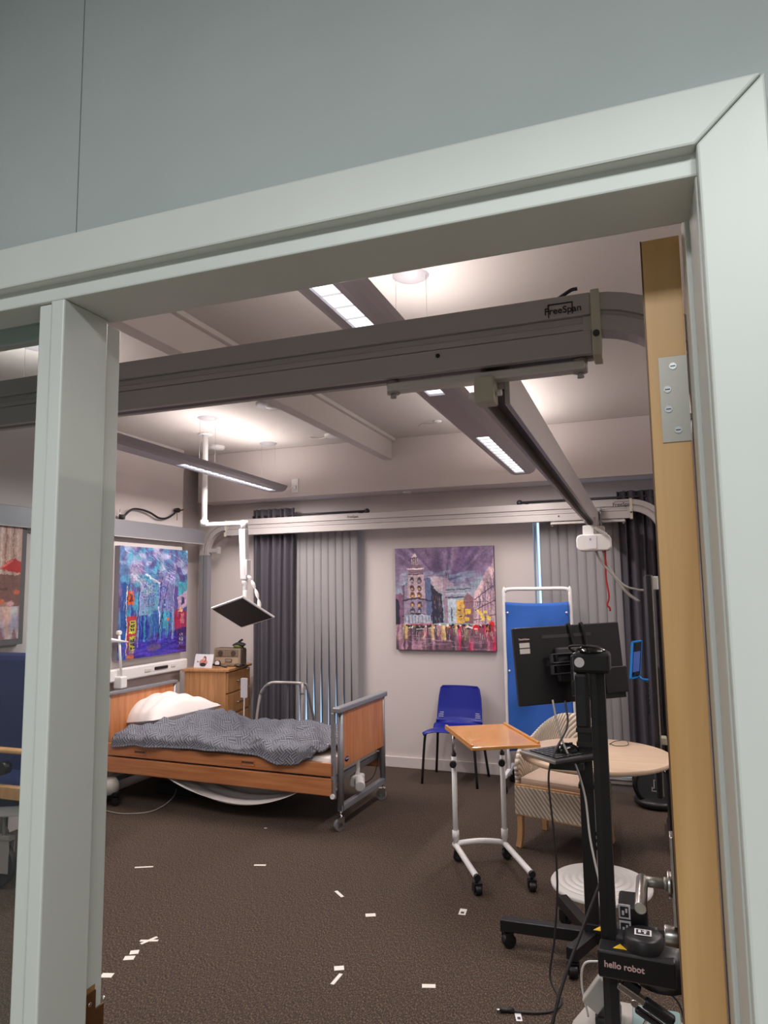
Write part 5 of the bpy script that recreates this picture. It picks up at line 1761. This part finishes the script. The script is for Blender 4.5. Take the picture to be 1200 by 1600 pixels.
for i in range(6):
    for j in range(9):
        px_, py_ = 0.03 + i * 0.030, 0.03 + j * 0.0255
        if kb_me is None:
            o = MB().box(0, 0.024, 0, 0.020, 0.008, 0.013).build('key', 'black', kt, bevel=0.0015)
            kb_me = o.data
            o.matrix_local = kmx @ Matrix.Translation((px_, py_, 0))
        else:
            o = bpy.data.objects.new('key', kb_me)
            COL.objects.link(o)
            o.parent = kt
            o.matrix_local = kmx @ Matrix.Translation((px_, py_, 0))
ty = MB().box(0.05, 0.215, 0.10, 0.28, -0.020, -0.0085, kmx)
ty.build('tray', 'black', ms, bevel=0.003).location = (-SX, -SY, 0)
B(-0.145, 0.0, -0.12, 0.0, 0.815, 0.851).build('tray_arm', 'black', ms, bevel=0.004)
mo_ = thing('computer_mouse', 'black mouse sitting on the keyboard', 'mouse', (-0.345, 3.26, 0.886), R_(35))
def mf(u, v):
    a, r = u * 2 * PI, math.sin(v * PI / 2)
    return (0.058 * r * math.cos(a), 0.033 * r * math.sin(a), 0.036 * math.cos(v * PI / 2) * (1 - 0.15 * math.cos(a) * r))
MB().grid(mf, 28, 10).build('mouse_shell', 'black_gloss', mo_)
MB().box(0.012, 0.03, -0.003, 0.003, 0.026, 0.036).build('scroll_wheel', 'dark_grey', mo_, bevel=0.002)

# cables from the monitor to the floor
tag(MB().tube([(-0.40, 3.28, 1.10), (-0.375, 3.24, 0.98), (-0.335, 3.22, 0.88), (-0.31, 3.20, 0.86), (-0.27, 3.19, 0.72), (-0.245, 3.1, 0.55), (-0.18, 2.95, 0.36), (-0.10, 2.8, 0.30), (0.0, 2.70, 0.27), (0.10, 2.7, 0.26)], 0.0045, 8).build('power_cable', 'grey_cable'), 'grey cable running from the monitor down across the upright to the right', 'cable')
tag(MB().tube([(-0.345, 3.27, 1.10), (-0.335, 3.23, 1.0), (-0.385, 3.15, 0.90), (-0.41, 3.12, 0.80), (-0.395, 3.1, 0.60), (-0.385, 3.08, 0.40), (-0.40, 3.05, 0.20), (-0.42, 3.02, 0.06), (-0.375, 2.97, 0.006), (-0.39, 2.90, 0.006), (-0.45, 2.86, 0.006), (-0.54, 2.84, 0.006)], 0.0045, 8).build('power_cable', 'cable'), 'black cable dropping from the monitor to a plug on the carpet', 'cable')
tag(MB().tube([(-0.165, 2.95, 0.62), (-0.19, 2.92, 0.52), (-0.26, 2.86, 0.36), (-0.33, 2.78, 0.20), (-0.37, 2.72, 0.08), (-0.385, 2.68, 0.008), (-0.39, 2.60, 0.007)], 0.006, 8).build('power_cable', 'cable'), 'thick black cable sweeping in front of the stand down to the carpet', 'cable')
pg = thing('cable_plug', 'small black plug with a white paper tag on the carpet', 'plug', (-0.555, 2.838, 0.0), 0.3)
MB().cyl((-0.03, 0, 0.009), (0.02, 0, 0.009), 0.009, n=10).build('plug_body', 'black', pg)
MB().cyl((-0.045, 0, 0.009), (-0.03, 0, 0.009), 0.005, n=10).build('plug_tip', 'chrome', pg)
B(0.022, 0.045, -0.055, -0.003, 0.001, 0.002).build('paper_tag', 'paper', pg)
B(0.028, 0.040, -0.045, -0.03, 0.002, 0.0025).build('tag_print', 'ink', pg)

# ------------------------------------------------------------------ mobile robot
RX, RY = -0.155, 2.50
rb = thing('mobile_robot', 'slim black mobile robot with a tall mast and a hello robot shoulder unit', 'robot', (RX, RY, 0))
ms_ = B(-0.024, 0.024, -0.024, 0.024, 0.155, 1.33).build('mast', 'black', rb, bevel=0.004)
B(-0.003, 0.0235, -0.0248, -0.024, 0.16, 1.32).build('mast_groove', 'black_matte', rb)
hd = MB().box(-0.075, 0.045, -0.05, 0.05, 1.315, 1.385).build('head', 'black', rb, bevel=0.012)
MB().cyl((-0.052, -0.05, 1.352), (-0.052, -0.056, 1.352), 0.016, n=20).build('head_lens', 'paper', hd)
MB().lathe([(0, 0.022), (0.03, 0.018), (0.055, 0.004), (0.055, 0)], (-0.02, 0, 1.385), 24).build('head_cap', 'black_gloss', hd)
MB().tube([(-0.07, -0.01, 1.38), (-0.085, -0.02, 1.40), (-0.05, -0.03, 1.405), (0.0, -0.03, 1.40)], 0.004).build('head_wire', 'black_matte', hd)
B(-0.07, -0.03, -0.06, -0.02, 1.14, 1.315).build('camera_tower', 'black', rb, bevel=0.008)
# shoulder
sh_m = Matrix.Rotation(R_(-3), 4, 'Z')
so2 = MB().box(-0.025, 0.20, -0.11, -0.03, 0.405, 0.485, sh_m).build('shoulder', 'black', rb, bevel=0.006)
MB().lathe([(0, 0.10), (0.05, 0.098), (0.06, 0.09), (0.062, 0.0), (0, 0)], (0.105, -0.05, 0.43), 28).build('shoulder_drum', 'black', rb)
B(0.080, 0.130, -0.075, -0.035, 0.5305, 0.5313).build('fiducial_marker', 'paper', rb)
for (a, b, c, d_) in ((0.085, 0.125, -0.070, -0.040),):
    mk_ = MB().box(a, b, c, d_, 0.5313, 0.5318)
    mk_.build('marker_print', 'ink', rb)
    MB().box(0.091, 0.099, -0.060, -0.044, 0.5318, 0.5322).box(0.103, 0.117, -0.052, -0.047, 0.5318, 0.5322).box(0.108, 0.114, -0.065, -0.042, 0.5318, 0.5322).build('marker_cells', 'paper', rb)
MB().lathe([(0, 0.062), (0.045, 0.06), (0.075, 0.045), (0.085, 0.02), (0.086, -0.02), (0.08, -0.05), (0, -0.055)], (0.155, -0.03, 0.435), 28).build('arm_motor', 'black', rb)
B(0.02, 0.15, -0.03, 0.08, 0.42, 0.50).build('arm_housing', 'dark_grey', rb, bevel=0.01)
B(0.03, 0.12, 0.02, 0.14, 0.42, 0.575).build('wrist_block', 'black', rb, bevel=0.01)
tx = text('hello robot', 0.0255, (0, 0, 0), (0, 0, 0), 'pink_ink', rb, 'robot_lettering', bold=0.0006)
tx.matrix_local = sh_m @ Matrix.Translation((-0.006, -0.1108, 0.447)) @ Matrix.Rotation(PI / 2, 4, 'X')
for (x, y, z) in ((0.035, -0.07, 0.4855), (-0.03, 0.03, 0.4855)):
    MB().prism([(x - 0.02, y - 0.016), (x + 0.022, y - 0.016), (x, y + 0.016)], z, z + 0.001).build('warning_sticker', 'yellow', rb)
for (x, z) in ((0.050, 0.505), (0.050, 0.555)):
    f_ = B(x - 0.018, x + 0.018, 0.016, 0.019, z - 0.022, z + 0.022).build('fiducial_marker', 'paper', rb)
    MB().box(x - 0.013, x + 0.013, 0.0145, 0.016, z - 0.016, z + 0.016).build('marker_print', 'ink', f_)
    MB().box(x - 0.008, x - 0.001, 0.0138, 0.0145, z - 0.010, z + 0.004).box(x + 0.003, x + 0.009, 0.0138, 0.0145, z - 0.002, z + 0.011).build('marker_cells', 'paper', f_)
# base
bs = MB()
bs.prism([(-0.14, -0.34), (0.18, -0.34), (0.22, -0.28), (0.22, 0.20), (0.16, 0.27), (0.0, 0.27), (-0.10, 0.22), (-0.14, 0.1)], 0.03, 0.155)
bo = bs.build('base', 'base_white', rb, bevel=0.02)
for yy in (-0.17,):
    for sx in (-0.15, 0.23):
        MB().cyl((sx - 0.01, yy, 0.05), (sx + 0.01, yy, 0.05), 0.05, n=24).build('drive_wheel', 'black', rb)
MB().lathe([(0.0, -0.0), (0.02, 0.0), (0.025, 0.03), (0, 0.035)], (0.0, 0.20, 0.0), 16).build('rear_caster', 'black', rb)
rbox(0.13, 0.08, 0.18, 0.15, 0.16, 0.05, 0.01).build('tray_tub', 'teal_glass', rb, bevel=0.004)
MB().box(-0.06, 0.02, 0.05, 0.17, 0.155, 0.20).build('base_turret', 'black', rb, bevel=0.01)
MB().tube([(-0.03, 0.0, 0.40), (-0.085, 0.05, 0.36), (-0.10, 0.08, 0.28), (-0.085, 0.10, 0.17)], 0.0035).build('white_cable', 'white_plastic', rb)
MB().tube([(0.0, 0.03, 0.34), (-0.03, 0.06, 0.25), (-0.06, 0.1, 0.18)], 0.003).tube([(0.13, 0.0, 0.36), (0.2, 0.02, 0.3), (0.22, 0.0, 0.18)], 0.003).build('loose_wire', 'cable', rb)
bkt = Matrix.Translation((-0.045, 0.06, 0.27)) @ Matrix.Rotation(R_(35), 4, 'Y')
MB().box(-0.03, 0.03, -0.02, 0.02, -0.05, 0.05, bkt).build('wrist_cover', 'base_white', rb, bevel=0.004)
cl = thing('spring_clamp', 'black and silver spring clamp hanging under the robot shoulder', 'clamp', (RX + 0.07, RY - 0.10, 0.345), 0)
cm2 = Matrix.Rotation(R_(28), 4, 'Y')
MB().box(-0.06, 0.03, -0.012, 0.012, 0.010, 0.030, cm2).build('jaw', 'steel', cl, bevel=0.003)
MB().box(0.02, 0.115, -0.014, 0.014, 0.004, 0.036, cm2).box(0.01, 0.10, -0.014, 0.014, -0.022, -0.004, cm2).build('handle', 'black', cl, bevel=0.008)
MB().cyl(cm2 @ Vector((0.0, -0.016, 0.004)), cm2 @ Vector((0.0, 0.016, 0.004)), 0.010).cyl(cm2 @ Vector((0.05, 0, 0)), cm2 @ Vector((0.05, 0, -0.045)), 0.004).build('pivot', 'steel', cl)
MB().box(-0.05, 0.0, -0.01, 0.01, 0.03, 0.05, cm2).build('grip_pad', 'black', cl)

# ------------------------------------------------------------------ tall panel and second robot at the right
tp = thing('display_panel', 'tall narrow black display seen edge-on beside the open door', 'display', (0.045, 4.45, 0), R_(1))
rbx = MB().box(-0.02, 0.008, 0, 0.75, 0.39, 1.67)
rbx.build('panel', 'black', tp, bevel=0.008)
B(0.009, 0.018, 0.01, 0.74, 0.40, 1.665).build('rear_frame', 'satin', tp, bevel=0.002)
B(0.018, 0.05, 0.06, 0.14, 1.58, 1.66).build('bracket', 'white_plastic', tp, bevel=0.004)
B(0.018, 0.05, 0.06, 0.14, 0.68, 0.72).build('bracket', 'beige_plastic', tp, bevel=0.004)
B(0.05, 0.09, 0.30, 0.60, 0.05, 1.60).build('stand_column', 'black', tp, bevel=0.004)
B(0.05, 0.40, 0.25, 0.85, 0.0, 0.05).build('stand_base', 'black', tp, bevel=0.01)

tr2 = thing('telepresence_robot', 'black round-based robot holding a blue framed tablet by the dark curtain', 'robot', (0.035, 5.72, 0))
MB().lathe([(0.13, 0.0), (0.165, 0.02), (0.17, 0.05), (0.15, 0.06), (0.12, 0.07), (0, 0.08)], (0, 0, 0), 40).build('base', 'black', tr2)
rg = Matrix.Translation((-0.02, -0.06, 0.155)) @ Matrix.Rotation(R_(78), 4, 'X')
wr_ = MB()
wr_.lathe([(0.118, -0.02), (0.145, -0.02), (0.15, 0), (0.145, 0.02), (0.118, 0.02)], (0, 0, 0), 40)
wr_.v = [tuple(rg @ Vector(v)) for v in wr_.v]
wr_.build('drive_ring', 'black_gloss', tr2)
dd2 = MB().cyl((0, 0, -0.015), (0, 0, 0.015), 0.118, n=40)
dd2.v = [tuple(rg @ Vector(v)) for v in dd2.v]
dd2.build('ring_cover', 'black', tr2)
lgm = MB()
for (a, b, c, d_) in ((-0.005, 0.0, 0.0, 0.06), (0.035, 0.04, 0.0, 0.06), (-0.005, 0.04, 0.055, 0.06), (-0.02, 0.04, -0.02, -0.015), (-0.02, -0.015, -0.02, 0.01), (0.015, 0.02, 0.015, 0.045), (-0.02, 0.0, 0.0, 0.005), (0.035, 0.04, -0.02, 0.0)):
    lgm.box(a, b, c - 0.02, d_ - 0.02, 0.0155, 0.0165)
lgm.v = [tuple(rg @ Vector(v)) for v in lgm.v]
lgm.build('logo_mark', 'grey_cable', tr2)
B(-0.015, 0.06, 0.0, 0.05, 0.08, 1.0).build('column', 'black', tr2, bevel=0.01)
B(-0.045, 0.05, -0.03, 0.03, 0.66, 0.90).build('speaker_block', 'black', tr2, bevel=0.01)
for i in range(2):
    for j in range(4):
        MB().cyl((-0.02 + i * 0.03, -0.031, 0.74 + j * 0.035), (-0.02 + i * 0.03, -0.033, 0.74 + j * 0.035), 0.005, n=8).build('speaker_hole', 'grey_cable', tr2)
tmx2 = Matrix.Translation((-0.095, -0.04, 1.055)) @ Matrix.Rotation(R_(68), 4, 'Z') @ Matrix.Rotation(R_(6), 4, 'X')
tb2 = MB()
tb2.box(-0.085, 0.085, 0.0, 0.018, -0.14, -0.128, tmx2).box(-0.085, 0.085, 0.0, 0.018, 0.128, 0.14, tmx2).box(-0.085, -0.075, 0, 0.018, -0.14, 0.14, tmx2).box(0.075, 0.085, 0, 0.018, -0.14, 0.14, tmx2)
tb2.build('tablet_frame', 'blue_frame', tr2, label='bright blue tablet frame', bevel=0.003)
MB().box(-0.075, 0.075, 0.004, 0.016, -0.128, 0.128, tmx2).build('tablet', 'black_gloss', tr2)
MB().box(-0.06, 0.06, 0.003, 0.0045, -0.09, 0.06, tmx2).build('tablet_screen', 'screen_on', tr2)
MB().tube([(-0.09, 0.0, 0.93), (-0.06, 0.0, 0.905), (0.02, 0.0, 0.905)], 0.010).build('tablet_arm', 'blue_frame', tr2)

# ------------------------------------------------------------------ blue recliner seen through the side light
rc = thing('recliner_chair', 'navy treatment chair with wooden arm and grey castor behind the side light', 'chair', (-3.50, 3.15, 0))
B(-0.30, 0.38, -0.10, 0.25, 0.42, 0.56).build('seat', 'navy', rc, bevel=0.03)
bk = MB().box(-0.40, 0.30, 0.17, 0.30, 0.5, 1.24)
bk.build('backrest', 'navy', rc, bevel=0.04)
B(-0.30, 0.40, -0.16, -0.11, 0.74, 0.765).build('arm_rest', 'leg_wood', rc, bevel=0.008)
B(0.35, 0.39, -0.16, -0.12, 0.50, 0.74).build('arm_post', 'leg_wood', rc, bevel=0.005)
B(-0.30, 0.40, -0.16, -0.12, 0.50, 0.57).build('side_rail', 'leg_wood', rc, bevel=0.006)
MB().cyl((0.18, -0.165, 0.66), (0.18, -0.12, 0.66), 0.035, n=16).build('adjuster_knob', 'black', rc)
bar((-0.30, -0.1, 0.36), (0.40, -0.1, 0.45), 0.04, 0.05).build('frame_bar', 'white_metal', rc, bevel=0.005)
bar((-0.30, 0.2, 0.36), (0.40, 0.2, 0.40), 0.04, 0.05).build('frame_bar', 'white_metal', rc, bevel=0.005)
for (x, y) in ((0.12, -0.07), (-0.25, -0.07), (0.12, 0.22), (-0.25, 0.22)):
    caster(rc, x, y, 0.125, 0.035, 0.1, 0.37, 'dark_grey', 'rail_alu')

# ------------------------------------------------------------------ tape marks on the carpet
marks = [((-2.827, 3.574), 0.105, 0.016, 5, 'long thin strip of white tape near the left of the carpet'),
         ((-2.19, 3.812), 0.07, 0.018, -3, 'short strip of white tape in the middle of the carpet below the bed'),
         ((-1.588, 3.597), 0.085, 0.018, -62, 'slanting strip of white tape left of the overbed table'),
         ((-1.342, 3.422), 0.05, 0.032, 4, 'stubby piece of white tape nearest the slanting strip'),
         ((-0.918, 3.599), 0.065, 0.035, 75, 'printed piece of white tape in front of the overbed table'),
         ((-2.217, 2.751), 0.038, 0.034, 10, 'upper of two square tape pieces below the tape cross'),
         ((-2.205, 2.703), 0.045, 0.034, 4, 'lower of two square tape pieces below the tape cross'),
         ((-2.198, 2.557), 0.05, 0.034, -3, 'square tape piece beside the foot of the mullion'),
         ((-1.292, 2.921), 0.042, 0.034, 6, 'square tape piece above the lower slanting strip'),
         ((-1.268, 2.841), 0.085, 0.016, 68, 'slanting strip of white tape at the bottom centre'),
         ((-0.892, 2.913), 0.055, 0.026, -3, 'stubby tape piece lowest and rightmost on the open carpet'),
         ((-2.484, 4.396), 0.018, 0.012, 0, 'tiny white scrap in front of the hanging sheet')]
for (p, L, Wd, a, lab) in marks:
    o = tag(MB().box(-L / 2, L / 2, -Wd / 2, Wd / 2, 0, 0.0012).build('floor_tape', 'tape'), lab, 'tape', 'white tape marks on the carpet')
    o.location = (p[0], p[1], 0.0002)
    o.rotation_euler = (0, 0, R_(a + 20))
    if 'printed' in lab:
        B(-0.02, 0.0, -0.008, 0.008, 0.0012, 0.0016).build('print', 'ink', o)
x_ = thing('floor_tape_cross', 'cross of two thin white tape strips on the carpet', 'tape', (-2.223, 2.859, 0.0002), R_(20), 'white tape marks on the carpet')
B(-0.042, 0.042, -0.008, 0.008, 0, 0.0012).build('strip', 'tape', x_)
s2_ = B(-0.042, 0.042, -0.008, 0.008, 0.0012, 0.0022).build('strip', 'tape', x_)
s2_.rotation_euler = (0, 0, R_(50))
